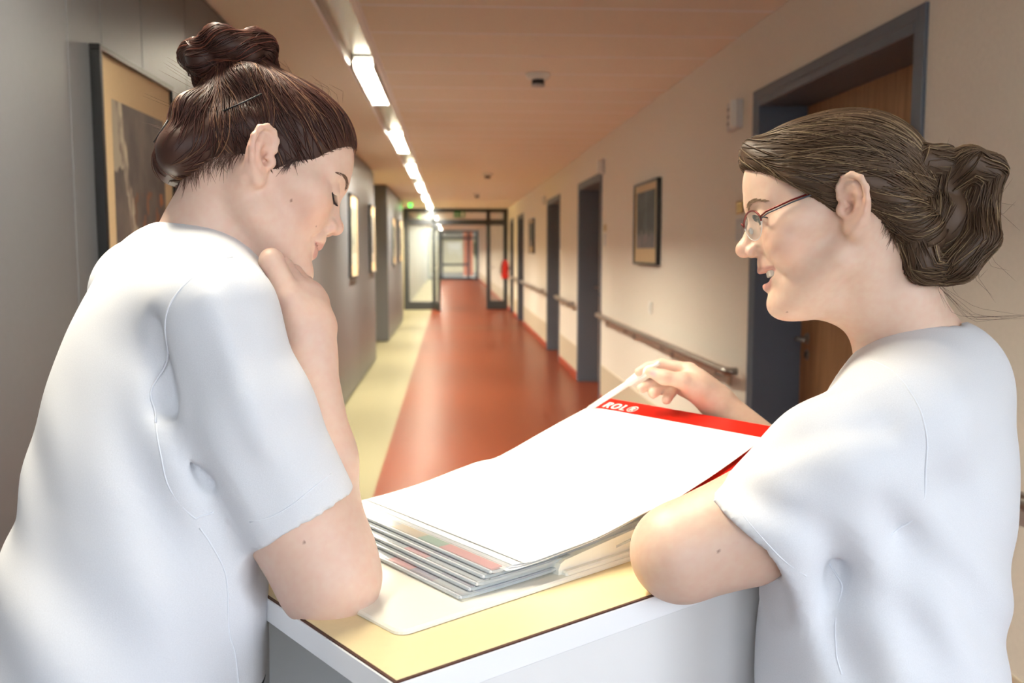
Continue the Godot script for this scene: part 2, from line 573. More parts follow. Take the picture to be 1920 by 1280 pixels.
func build_door(n: int, z0: float, z1: float) -> void:
	var t := structure("door_%d" % n)
	var st: Material = mats.blue_grey_steel
	var deep := RIGHT + 0.24
	# steel lining
	slab("jamb", Vector3(RIGHT - 0.008, 0, z0), Vector3(deep, DOOR_TOP, z0 + 0.045), st, t, 0.003)
	slab("jamb", Vector3(RIGHT - 0.008, 0, z1 - 0.045), Vector3(deep, DOOR_TOP, z1), st, t, 0.003)
	slab("head", Vector3(RIGHT - 0.008, DOOR_TOP - 0.045, z0 + 0.045), Vector3(deep, DOOR_TOP, z1 - 0.045), st, t, 0.003)
	slab("architrave", Vector3(RIGHT - 0.012, 0, z0 - 0.03), Vector3(RIGHT + 0.002, DOOR_TOP + 0.03, z0 + 0.012), st, t, 0.003)
	slab("architrave", Vector3(RIGHT - 0.012, 0, z1 - 0.012), Vector3(RIGHT + 0.002, DOOR_TOP + 0.03, z1 + 0.03), st, t, 0.003)
	slab("architrave", Vector3(RIGHT - 0.012, DOOR_TOP - 0.012, z0 + 0.012), Vector3(RIGHT + 0.002, DOOR_TOP + 0.03, z1 - 0.012), st, t, 0.003)
	var leaf := slab("leaf", Vector3(deep - 0.02, 0.008, z0 + 0.045), Vector3(deep + 0.03, DOOR_TOP - 0.045, z1 - 0.045), mats.beech_wood, t, 0.002)
	slab("stop", Vector3(deep + 0.03, 0, z0), Vector3(RIGHT + 0.31, DOOR_TOP, z1), mats.dark_frame, t)
	# lever handle and lock rose on the far side of the leaf
	var zh := z0 + 0.045 + 0.085
	var o := leaf.position
	var x := deep - 0.02
	part("rose", lathe_mesh([[0.0, 0.009], [0.02, 0.008], [0.026, 0.0]], 20), mats.steel, leaf, Vector3(x, 1.05, zh) - o, Basis(Vector3.FORWARD, -PI / 2))
	part("lever", tube_mesh(PackedVector3Array([Vector3(x, 1.05, zh), Vector3(x - 0.045, 1.05, zh), Vector3(x - 0.055, 1.05, zh + 0.012), Vector3(x - 0.055, 1.05, zh + 0.12)]), 0.0095, 12), mats.steel, leaf, -o)
	part("lock_rose", lathe_mesh([[0.0, 0.007], [0.02, 0.006], [0.026, 0.0]], 20), mats.steel, leaf, Vector3(x, 0.975, zh) - o, Basis(Vector3.FORWARD, -PI / 2))
	part("lock_cylinder", box_mesh(Vector3(0.012, 0.03, 0.012), 0.003), mats.dark_plastic, leaf, Vector3(x - 0.006, 0.975, zh) - o)


func build_partition() -> void:
	var t := structure("door_6")
	t.name = "door_6"
	var m: Material = mats.dark_frame
	var z := PARTITION
	var add := func(called, x0, y0, x1, y1) -> void:
		slab(called, Vector3(x0, y0, z - 0.04), Vector3(x1, y1, z + 0.04), m, t, 0.004)
	add.call("post", -1.16, 0, -1.02, CEILING)
	add.call("post", -0.46, 0, -0.36, CEILING)
	add.call("post", 0.88, 0, 0.98, CEILING)
	add.call("post", 1.30, 0, RIGHT, CEILING)
	add.call("head_rail", -1.02, CEILING - 0.1, 1.30, CEILING)
	add.call("transom", -1.02, 2.08, 1.30, 2.22)
	add.call("bottom_rail", 0.98, 0, 1.30, 0.22)
	add.call("bottom_rail", -1.02, 0, -0.46, 0.2)
	for g in [[-1.02, 0.2, -0.46, 2.08], [0.98, 0.22, 1.30, 2.08], [-1.02, 2.22, -0.46, 2.39], [-0.36, 2.22, 0.88, 2.39], [0.98, 2.22, 1.30, 2.39]]:
		slab("pane", Vector3(g[0], g[1], z - 0.005), Vector3(g[2], g[3], z + 0.005), mats.glass, t)
	# left leaf, swung open towards the viewer
	var leaf := Node3D.new()
	leaf.name = "open_leaf"
	leaf.transform = Transform3D(Basis(Vector3.UP, deg_to_rad(-78)), Vector3(-0.4, 0, z + 0.06))
	t.add_child(leaf)
	for b in [[0, 0, 0.62, 0.2], [0, 1.98, 0.62, 2.06], [0, 0.2, 0.09, 1.98], [0.53, 0.2, 0.62, 1.98]]:
		part("leaf_frame", box_mesh(Vector3(b[2] - b[0], b[3] - b[1], 0.05), 0.004), m, leaf, Vector3((b[0] + b[2]) / 2, (b[1] + b[3]) / 2, 0))
	part("pane", box_mesh(Vector3(0.44, 1.78, 0.008)), mats.glass, leaf, Vector3(0.31, 1.09, 0))
	part("push_bar", tube_mesh(PackedVector3Array([Vector3(0.58, 1.02, 0.03), Vector3(0.58, 1.02, 0.07), Vector3(0.46, 1.02, 0.07)]), 0.012, 8), mats.steel, leaf)
	# right leaf, folded back on the fixed pane
	part("push_bar", tube_mesh(PackedVector3Array([Vector3(0.95, 1.05, z + 0.04), Vector3(0.95, 1.05, z + 0.1), Vector3(1.08, 1.05, z + 0.1)]), 0.014, 8), mats.steel, t)


func build_far_end() -> void:
	var t := structure("door_7")
	var z := END
	var add := func(called, x0, y0, x1, y1, m) -> void:
		slab(called, Vector3(x0, y0, z - 0.05), Vector3(x1, y1, z + 0.05), m, t, 0.004)
	var d: Material = mats.blue_grey_steel
	add.call("head_rail", -1.16, CEILING - 0.06, RIGHT, CEILING + 0.07, d)
	for x in [-1.16, -0.5, 0.86, 1.3]:
		add.call("post", x, 0, x + 0.11, CEILING - 0.06, d)
	add.call("transom", -1.05, 2.04, 1.3, 2.14, d)
	add.call("middle_rail", -0.39, 0.7, 0.86, 0.8, d)
	add.call("sill", -1.05, 0, 1.3, 0.1, d)
	for g in [[-1.05, 0.1, -0.5, 2.04], [-0.39, 0.1, 0.86, 0.7], [-0.39, 0.8, 0.86, 2.04], [0.97, 0.1, 1.3, 2.04], [-1.05, 2.14, 1.3, 2.43]]:
		slab("pane", Vector3(g[0], g[1], z - 0.005), Vector3(g[2], g[3], z + 0.005), mats.glass, t)
	# outside
	var g := structure("ground")
	slab("paving", Vector3(-40, -0.3, END - 80), Vector3(40, -0.12, END - 0.3), mats.pale_ground, g)
	slab("paving", Vector3(RIGHT + 0.4, -0.3, -40), Vector3(60, -0.12, 40), mats.pale_ground, g)
	slab("paving", Vector3(-40, -0.3, BACK + 0.3), Vector3(RIGHT + 0.4, -0.12, 60), mats.pale_ground, g)
	var b := thing("far_building", "pale yellow building seen through the far glass door", "building", Vector3(-4, 0, END - 22))
	part("wall", box_mesh(Vector3(14, 2.6, 4)), mats.facade, b, Vector3(0, 1.2, 0))
	part("roof_edge", box_mesh(Vector3(14.3, 0.2, 4.3)), mats.pale_ground, b, Vector3(0, 2.55, 0))
	var cp := thing("entrance_canopy", "wide pale canopy roof over the far entrance", "canopy", Vector3(0, 2.75, END - 0.4))
	part("roof", box_mesh(Vector3(16, 0.25, 24), 0.02), mats.pale_ground, cp, Vector3(0, 0.125, -12))
	part("fascia", box_mesh(Vector3(16.2, 0.4, 0.1), 0.01), mats.blue_grey_steel, cp, Vector3(0, 0.1, -24.05))
	var p := thing("pillar", "orange pillar outside the far glass door", "pillar", Vector3(1.0, -0.12, END - 6))
	part("shaft", box_mesh(Vector3(0.55, 2.86, 0.55), 0.01), mats.orange_facade, p, Vector3(0, 1.43, 0))
	part("foot", box_mesh(Vector3(0.7, 0.15, 0.7), 0.01), mats.pale_ground, p, Vector3(0, 0.075, 0))
	var tr := thing("tree", "small green tree outside the far glass door", "tree", Vector3(1.9, -0.12, END - 14))
	part("trunk", tube_mesh(PackedVector3Array([Vector3(0, 0, 0), Vector3(0.03, 0.6, 0), Vector3(0, 1.2, 0.02)]), 0.05, 8), mats.bark, tr)
	var st := begin()
	var r := RandomNumberGenerator.new()
	r.seed = 5
	for i in 700:
		var q := Vector3(r.randfn(), r.randfn() * 0.8, r.randfn()).limit_length(2.2) * 0.36 + Vector3(0, 1.75, 0)
		var a := Vector3(r.randf() - 0.5, r.randf() - 0.5, r.randf() - 0.5).normalized() * 0.09
		var c := a.cross(Vector3(r.randf() - 0.5, r.randf(), r.randf() - 0.5)).normalized() * 0.05
		quad(st, q - a, q + c, q + a, q - c)
	part("foliage", done(st), mats.leaf, tr)


# ------------------------------------------------------------------ things along the corridor
func build_corridor_things() -> void:
	# handrails
	handrail(-2.62, -1.05, "steel handrail on the right wall nearest the viewer, behind the right nurse")
	handrail(-8.52, -4.42, "long steel handrail under the landscape picture on the right wall")
	handrail(-11.95, -10.42, "short steel handrail between the second and third doors on the right")
	handrail(-17.95, -13.75, "steel handrail under the small far picture on the right wall")
	handrail(-20.8, -19.8, "farthest short steel handrail beside the fire extinguisher")
	# pictures
	var g := "framed pictures in the corridor"
	picture(Vector3(LEFT, 1.615, -3.08), 1, Vector2(0.70, 0.82), 0.03, "large framed print with wide tan mount on the grey wall behind the left nurse", 1, g)
	picture(Vector3(LEFT, 1.6, -9.65), 1, Vector2(0.72, 0.84), 0.03, "tall framed picture on the grey panels, just right of the left nurse's face", 2, g)
	picture(Vector3(LEFT, 1.6, -11.95), 1, Vector2(0.72, 0.84), 0.03, "framed picture at the end of the first grey panel wall", 3, g)
	picture(Vector3(LEFT, 1.62, -16.5), 1, Vector2(0.72, 0.82), 0.03, "nearer framed picture on the second grey block", 2, g)
	picture(Vector3(LEFT, 1.64, -18.6), 1, Vector2(0.72, 0.82), 0.03, "farther framed picture on the second grey block", 3, g)
	picture(Vector3(RIGHT, 1.645, -6.62), -1, Vector2(0.80, 0.59), 0.035, "black framed dark landscape print with cream mount on the right wall", 4, g)
	picture(Vector3(RIGHT, 1.70, -16.1), -1, Vector2(0.85, 0.59), 0.035, "small far framed picture between the third and fourth doors", 4, g)
	# call unit, switch and sensors on the right wall
	var c := thing("nurse_call_unit", "pale grey nurse call box with light strip beside the nearest door", "call box", Vector3(RIGHT, 2.11, -4.58))
	part("back_plate", box_mesh(Vector3(0.03, 0.14, 0.17), 0.004), mats.light_grey_plastic, c, Vector3(-0.015, 0, 0))
	part("light_strip", box_mesh(Vector3(0.03, 0.13, 0.045), 0.006), mats.white_plastic, c, Vector3(-0.04, 0, 0.055))
	for i in 3:
		part("louvre", box_mesh(Vector3(0.006, 0.012, 0.07), 0.001), mats.panel_joint, c, Vector3(-0.032, 0.035 - i * 0.035, -0.03))
	var c2 := thing("nurse_call_unit", "white nurse call lamp above the second door on the right", "call box", Vector3(RIGHT, 2.22, -8.62))
	part("back_plate", box_mesh(Vector3(0.02, 0.14, 0.14), 0.004), mats.light_grey_plastic, c2, Vector3(-0.01, 0, 0))
	part("light_cover", box_mesh(Vector3(0.05, 0.12, 0.05), 0.01), mats.white_plastic, c2, Vector3(-0.04, 0, 0.02))
	var c3 := thing("nurse_call_unit", "small white call lamp beside the third door on the right", "call box", Vector3(RIGHT, 2.2, -13.95))
	part("back_plate", box_mesh(Vector3(0.02, 0.14, 0.12), 0.004), mats.light_grey_plastic, c3, Vector3(-0.01, 0, 0))
	part("light_cover", box_mesh(Vector3(0.04, 0.12, 0.05), 0.01), mats.white_plastic, c3, Vector3(-0.035, 0, 0.02))
	for s in [[-8.5, "small brass and white sign beside the second door on the right"], [-4.5, "small brass sign on the wall just left of the right nurse's glasses"]]:
		var d := thing("door_sign", s[1], "sign", Vector3(RIGHT, 1.6, s[0]))
		part("brass_plate", box_mesh(Vector3(0.008, 0.06, 0.1), 0.002), mats.brass, d, Vector3(-0.004, 0.06, 0))
		part("paper_plate", box_mesh(Vector3(0.008, 0.11, 0.1), 0.002), mats.light_grey_plastic, d, Vector3(-0.004, -0.05, 0))
	var sw := thing("wall_switch", "small white switch on the right wall above the handrail", "switch", Vector3(RIGHT, 1.05, -6.5))
	part("plate", box_mesh(Vector3(0.01, 0.085, 0.085), 0.003), mats.white_plastic, sw, Vector3(-0.005, 0, 0))
	part("rocker", box_mesh(Vector3(0.008, 0.05, 0.05), 0.002), mats.white_plastic, sw, Vector3(-0.012, 0, 0))
	smoke_detector(Vector3(0.52, CEILING - 0.004, -5.6), "nearest white smoke detector on the ceiling boards")
	smoke_detector(Vector3(0.50, CEILING - 0.004, -12.7), "second smoke detector farther along the ceiling")
	smoke_detector(Vector3(0.49, CEILING - 0.004, -17.2), "farthest smoke detector before the glass doors")
	# green exit lights
	var e := thing("exit_light", "round green glowing light under the ceiling on the left", "light", Vector3(-0.86, CEILING, -20.4))
	part("base", box_mesh(Vector3(0.12, 0.03, 0.12), 0.004), mats.white_plastic, e, Vector3(0, -0.015, 0))
	part("glowing_lens", sphere_mesh(Vector3(0.042, 0.042, 0.042), 8), mats.green_glow, e, Vector3(0, -0.06, 0))
	var gl := OmniLight3D.new()
	gl.name = "green_light"
	gl.light_color = Color(0.3, 1, 0.45)
	gl.light_energy = 0.02
	gl.light_size = 0.03
	gl.shadow_enabled = true
	gl.position = Vector3(0, -0.12, 0)
	e.add_child(gl)
	var x := thing("exit_sign", "green exit sign above the glass double door", "sign", Vector3(0.22, 2.335, PARTITION + 0.05))
	part("panel", box_mesh(Vector3(0.27, 0.14, 0.03), 0.003), mats.exit_green, x, Vector3(0, 0, 0.016))
	part("pictogram_door", box_mesh(Vector3(0.05, 0.1, 0.004)), mats.white_plastic, x, Vector3(0.07, 0, 0.033))
	part("pictogram_arrow", box_mesh(Vector3(0.09, 0.02, 0.004)), mats.white_plastic, x, Vector3(-0.05, 0, 0.033))
	# fire extinguisher
	var f := thing("fire_extinguisher", "red fire extinguisher hanging on the right wall by the glass doors", "extinguisher", Vector3(RIGHT - 0.1, 0.78, -22.6))
	part("cylinder", lathe_mesh([[0.0, 0.46], [0.03, 0.455], [0.055, 0.43], [0.085, 0.38], [0.088, 0.03], [0.08, 0.0], [0.0, 0.0]], 20), mats.extinguisher_red, f)
	part("valve", box_mesh(Vector3(0.05, 0.07, 0.1), 0.008), mats.dark_plastic, f, Vector3(0, 0.49, 0))
	part("hose", tube_mesh(PackedVector3Array([Vector3(0, 0.47, 0.05), Vector3(-0.06, 0.44, 0.1), Vector3(-0.1, 0.3, 0.06), Vector3(-0.1, 0.1, 0.03)]), 0.012, 8), mats.dark_plastic, f)
	part("bracket", box_mesh(Vector3(0.03, 0.1, 0.12), 0.003), mats.dark_plastic, f, Vector3(0.085, 0.25, 0))
	part("white_label", box_mesh(Vector3(0.006, 0.14, 0.06)), mats.white_plastic, f, Vector3(-0.087, 0.2, 0.02))


func handrail(z0: float, z1: float, label: String) -> void:
	var x := RIGHT - 0.075
	var t := thing("handrail", label, "handrail", Vector3(x, 0.865, (z0 + z1) / 2), Basis(), "handrails along the right wall")
	var h := (z1 - z0) / 2
	part("rail", tube_mesh(PackedVector3Array([Vector3(0.05, 0, -h), Vector3(0.02, 0, -h), Vector3(0.006, 0, -h + 0.02), Vector3(0, 0, -h + 0.05), Vector3(0, 0, h - 0.05), Vector3(0.006, 0, h - 0.02), Vector3(0.02, 0, h), Vector3(0.05, 0, h)]), 0.0205, 16), mats.steel, t)
	var n := maxi(2, int(round((z1 - z0) / 1.6)) + 1)
	for i in n:
		var z := -h + 0.18 + (2 * h - 0.36) * i / (n - 1)
		var b := part("bracket", box_mesh(Vector3(0.075, 0.006, 0.07), 0.001), mats.steel, t, Vector3(0.035, -0.035, z))
		part("stem", box_mesh(Vector3(0.012, 0.03, 0.02), 0.001), mats.steel, b, Vector3(-0.035, 0.012, 0))
		part("wall_plate", box_mesh(Vector3(0.006, 0.08, 0.05), 0.001), mats.steel, b, Vector3(0.037, -0.02, 0))


func smoke_detector(at: Vector3, label: String) -> void:
	var t := thing("smoke_detector", label, "detector", at, Basis(), "smoke detectors on the ceiling")
	part("base", lathe_mesh([[0.0, 0.0], [0.07, 0.0], [0.072, -0.012], [0.062, -0.028], [0.04, -0.034], [0.0, -0.034]], 24), mats.white_plastic, t)
	part("chamber", lathe_mesh([[0.038, -0.034], [0.036, -0.062], [0.028, -0.066], [0.0, -0.066]], 20), mats.dark_plastic, t)
	part("cap", lathe_mesh([[0.0, -0.063], [0.042, -0.063], [0.04, -0.072], [0.0, -0.075]], 20), mats.light_grey_plastic, t)


func painting(kind: int) -> ImageTexture:
	var w := 192
	var h := 224 if kind < 4 else 150
	var im := Image.create(w, h, false, Image.FORMAT_RGB8)
	var n := FastNoiseLite.new()
	n.seed = 20 + kind
	n.frequency = 0.018
	n.fractal_octaves = 5
	var sets := {1: [Color(0.30, 0.27, 0.27), Color(0.42, 0.38, 0.36), Color(0.62, 0.36, 0.20), Color(0.72, 0.68, 0.60)], 2: [Color(0.25, 0.27, 0.27), Color(0.5, 0.52, 0.5), Color(0.65, 0.62, 0.5), Color(0.8, 0.78, 0.7)], 3: [Color(0.2, 0.22, 0.25), Color(0.42, 0.42, 0.42), Color(0.5, 0.45, 0.4), Color(0.75, 0.7, 0.62)], 4: [Color(0.12, 0.14, 0.16), Color(0.26, 0.28, 0.31), Color(0.52, 0.46, 0.46), Color(0.36, 0.36, 0.4)]}
	var cs: Array = sets[kind]
	for y in h:
		for x in w:
			var a := n.get_noise_2d(x, y * 0.7) * 0.9 + 0.5
			var b := n.get_noise_2d(x * 2.3 + 400, y * 1.1)
			var fy := float(y) / h
			var fx := float(x) / w
			var c: Color = cs[0].lerp(cs[1], clampf(a, 0, 1))
			if kind == 4:
				if fy + b * 0.25 > 0.72:
					c = cs[2].lerp(cs[3], clampf(a, 0, 1))
				if absf(fx - 0.5 + b * 0.1) < 0.06 and fy < 0.7:
					c = c.lerp(cs[3], 0.7)
			elif kind == 1:
				var mast := fx - (0.10 + fy * 0.34) + b * 0.05
				if absf(mast) < 0.055:
					c = cs[3].lerp(cs[1], clampf(b + 0.4, 0, 1))
				if fy > 0.42 and fy < 0.95 and fx > 0.3 and b + sin(fx * 26.0 + fy * 9.0) * 0.25 > 0.22:
					c = cs[2].lerp(cs[0], clampf(a, 0, 0.6))
				if fy < 0.35 + b * 0.1 and mast < -0.055:
					c = cs[3].lerp(cs[1], 0.3)
			else:
				if b > 0.1:
					c = c.lerp(cs[2], 0.7)
				if fy > 0.8:
					c = c.lerp(cs[3], 0.5)
			im.set_pixel(x, y, c)
	return ImageTexture.create_from_image(im)


func picture(at: Vector3, side: int, size: Vector2, deep: float, label: String, kind: int, group: String) -> void:
	var t := thing("framed_picture", label, "picture", at, facing(Vector3(side, 0, 0)), group)
	var hw := size.x / 2
	var hh := size.y / 2
	var f := 0.018
	for b in [[-hw, hh - f, hw, hh], [-hw, -hh, hw, -hh + f], [-hw, -hh + f, -hw + f, hh - f], [hw - f, -hh + f, hw, hh - f]]:
		slab("frame_bar", Vector3(b[0], b[1], 0.0), Vector3(b[2], b[3], deep), mats.black_frame, t, 0.002)
	slab("mount", Vector3(-hw + f, -hh + f, 0.002), Vector3(hw - f, hh - f, deep - 0.012), mats.mount_board, t)
	var key := "print_%d" % kind
	if not mats.has(key):
		var m := mat(key, Color(1, 1, 1), 0.6)
		m.albedo_texture = painting(kind)
	var st := begin()
	var mx := hw - f - (0.10 if kind < 4 else 0.07)
	var my0 := -hh + f + (0.11 if kind < 4 else 0.10)
	var my1 := hh - f - (0.12 if kind < 4 else 0.05)
	if kind == 1:
		mx = hw - 0.105
		my1 = hh - 0.135
		my0 = -hh + 0.10
	var zz := deep - 0.011
	var vs := [Vector3(-mx, my0, zz), Vector3(mx, my0, zz), Vector3(mx, my1, zz), Vector3(-mx, my1, zz)]
	var us := [Vector2(0, 1), Vector2(1, 1), Vector2(1, 0), Vector2(0, 0)]
	for k in [0, 2, 1, 0, 3, 2]:
		st.set_uv(us[k])
		st.add_vertex(vs[k])
	part("print", done(st), mats[key], t)


# ------------------------------------------------------------------ counter, chart rack, charts
const CORNER := Vector3(-0.05, 1.08, -0.778)
var counter_frame := Transform3D(Basis(Vector3(0.81683, 0, -0.57688), Vector3.UP, Vector3(0.57688, 0, 0.81683)), CORNER)


func build_counter() -> void:
	var f := counter_frame
	var t := thing("counter_cabinet", "white counter cabinet with cream yellow top between the two nurses", "counter", Vector3(f.origin.x, 0, f.origin.z), f.basis)
	var W := 0.63
	var D := 0.52
	var H := 1.08
	slab("top_board", Vector3(0.0025, H - 0.026, -D + 0.002), Vector3(W, H, -0.0025), mats.counter_top, t)
	slab("edge_band", Vector3(-0.0005, H - 0.028, -0.0022), Vector3(W, H - 0.0022, 0.0015), mats.counter_edge, t, 0.0008)
	slab("edge_band", Vector3(-0.0015, H - 0.028, -D), Vector3(0.0022, H - 0.0022, 0.0012), mats.counter_edge, t, 0.0008)
	slab("edge_band", Vector3(0, H - 0.028, -D - 0.0015), Vector3(W, H - 0.0022, -D + 0.0022), mats.counter_edge, t, 0.0008)
	slab("edge_joint", Vector3(-0.0002, H - 0.0022, -0.0026), Vector3(W, H - 0.0006, 0.0002), mats.edge_line, t)
	slab("edge_joint", Vector3(-0.0002, H - 0.0022, -D), Vector3(0.0026, H - 0.0006, -0.0024), mats.edge_line, t)
	slab("front_panel", Vector3(0.004, 0.06, -0.026), Vector3(0.62, H - 0.027, -0.004), mats.cabinet_white, t, 0.001)
	slab("back_panel", Vector3(0.004, 0.06, -D + 0.004), Vector3(0.62, H - 0.027, -D + 0.024), mats.cabinet_white, t, 0.001)
	slab("side_panel", Vector3(0.60, 0.06, -D + 0.024), Vector3(0.62, H - 0.027, -0.026), mats.cabinet_white, t)
	slab("shelf", Vector3(0.02, 0.80, -D + 0.024), Vector3(0.60, 0.82, -0.026), mats.cabinet_white, t)
	slab("shelf", Vector3(0.02, 0.42, -D + 0.024), Vector3(0.60, 0.44, -0.026), mats.cabinet_white, t)
	slab("lining", Vector3(0.03, 0.06, -0.034), Vector3(0.60, H - 0.03, -0.027), mats.cabinet_white, t)
	slab("plinth", Vector3(0.02, 0.0, -D + 0.03), Vector3(0.60, 0.06, -0.04), mats.dark_plastic, t)
	slab("shelf_edge", Vector3(0.004, 0.80, -D + 0.024), Vector3(0.02, 0.82, -0.026), mats.counter_edge, t)
	build_charts()


func curve_at(prof: Array, v: float) -> float:
	# smooth height over the counter through [v, y] points
	for i in prof.size() - 1:
		if v <= prof[i + 1][0]:
			var a: Array = prof[i]
			var b: Array = prof[i + 1]
			var p: Array = prof[maxi(i - 1, 0)]
			var q: Array = prof[mini(i + 2, prof.size() - 1)]
			var h: float = b[0] - a[0]
			var m0: float = (b[1] - p[1]) / maxf(b[0] - p[0], 1e-6)
			var m1: float = (q[1] - a[1]) / maxf(q[0] - a[0], 1e-6)
			var s: float = clampf((v - a[0]) / h, 0, 1)
			return (2 * s * s * s - 3 * s * s + 1) * a[1] + (s * s * s - 2 * s * s + s) * h * m0 + (-2 * s * s * s + 3 * s * s) * b[1] + (s * s * s - s * s) * h * m1
	return prof[prof.size() - 1][1]


func sheet_mesh(v0: float, v1: float, u0: float, u1: float, prof: Array, thick: float, corner := 0.004, wave := 0.0, skew := 0.0) -> ArrayMesh:
	# a thin curved sheet on the counter: local x = v, z = -u, y = height over the counter top
	var st := begin(true)
	var nv := 36
	var nu := 14
	var grid := []
	for i in nv + 1:
		var v := lerpf(v0, v1, float(i) / nv)
		var row := []
		for j in nu + 1:
			var s := float(j) / nu
			var e := 0.0
			var d := minf(v - v0, v1 - v)
			if d < corner:
				e = corner - sqrt(maxf(corner * corner - (corner - d) * (corner - d), 0))
			var u := lerpf(u0 + e, u1 - e, s) + skew * (v - v0)
			var y := curve_at(prof, v) + wave * sin(v * 31.0 + s * 3.0) * (0.35 + 0.65 * absf(s - 0.5) * 2.0)
			row.append([Vector3(v, y + thick, -u), Vector2(float(i) / nv, s)])
		grid.append(row)
	var down := Vector3(0, -thick, 0)
	var put := func(q: Array, off: Vector3) -> void:
		st.set_uv(q[1])
		st.add_vertex(q[0] + off)
	for i in nv:
		for j in nu:
			var a: Array = grid[i][j]
			var b: Array = grid[i + 1][j]
			var c: Array = grid[i + 1][j + 1]
			var d: Array = grid[i][j + 1]
			st.set_smooth_group(0)
			for q in [a, c, b, a, d, c]:
				put.call(q, Vector3.ZERO)
			st.set_smooth_group(1)
			for q in [a, b, c, a, c, d]:
				put.call(q, down)
	st.set_smooth_group(-1)
	for i in nv:
		for w in [[grid[i][0], grid[i + 1][0]], [grid[i + 1][nu], grid[i][nu]]]:
			for k in [[w[0], 0], [w[1], 0], [w[1], 1], [w[0], 0], [w[1], 1], [w[0], 1]]:
				put.call(k[0], down * k[1])
	for j in nu:
		for w in [[grid[0][j + 1], grid[0][j]], [grid[nv][j], grid[nv][j + 1]]]:
			for k in [[w[0], 0], [w[1], 0], [w[1], 1], [w[0], 0], [w[1], 1], [w[0], 1]]:
				put.call(k[0], down * k[1])
	return done(st)


func form_texture() -> ImageTexture:
	# a printed ward chart: faint rules, boxes and a few pen marks
	var w := 1024
	var h := 640
	var im := Image.create(w, h, false, Image.FORMAT_RGB8)
	im.fill(Color(0.985, 0.985, 0.97))
	var ink := Color(0.90, 0.90, 0.92)
	var blue := Color(0.80, 0.82, 0.90)
	var r := RandomNumberGenerator.new()
	r.seed = 3
	for x in [60, 150, 156, 330, 560, 720, 960, 968]:
		im.fill_rect(Rect2i(x, 24, 2, h - 48), ink)
	for y in [24, h - 26]:
		im.fill_rect(Rect2i(30, y, w - 60, 2), ink)
	for k in 5:
		im.fill_rect(Rect2i(62, 110 + k * 100, 90, 1), ink)
	for k in 14:
		im.fill_rect(Rect2i(340, 50 + k * 42, 600, 1), Color(0.955, 0.955, 0.955))
	for k in 60:
		var x := r.randi_range(70, 930)
		var y := r.randi_range(40, h - 60)
		for s in r.randi_range(3, 8):
			im.fill_rect(Rect2i(x + r.randi_range(0, 4), y + s * 4, 2, 3), blue if r.randf() < 0.7 else Color(0.92, 0.80, 0.80))
	return ImageTexture.create_from_image(im)


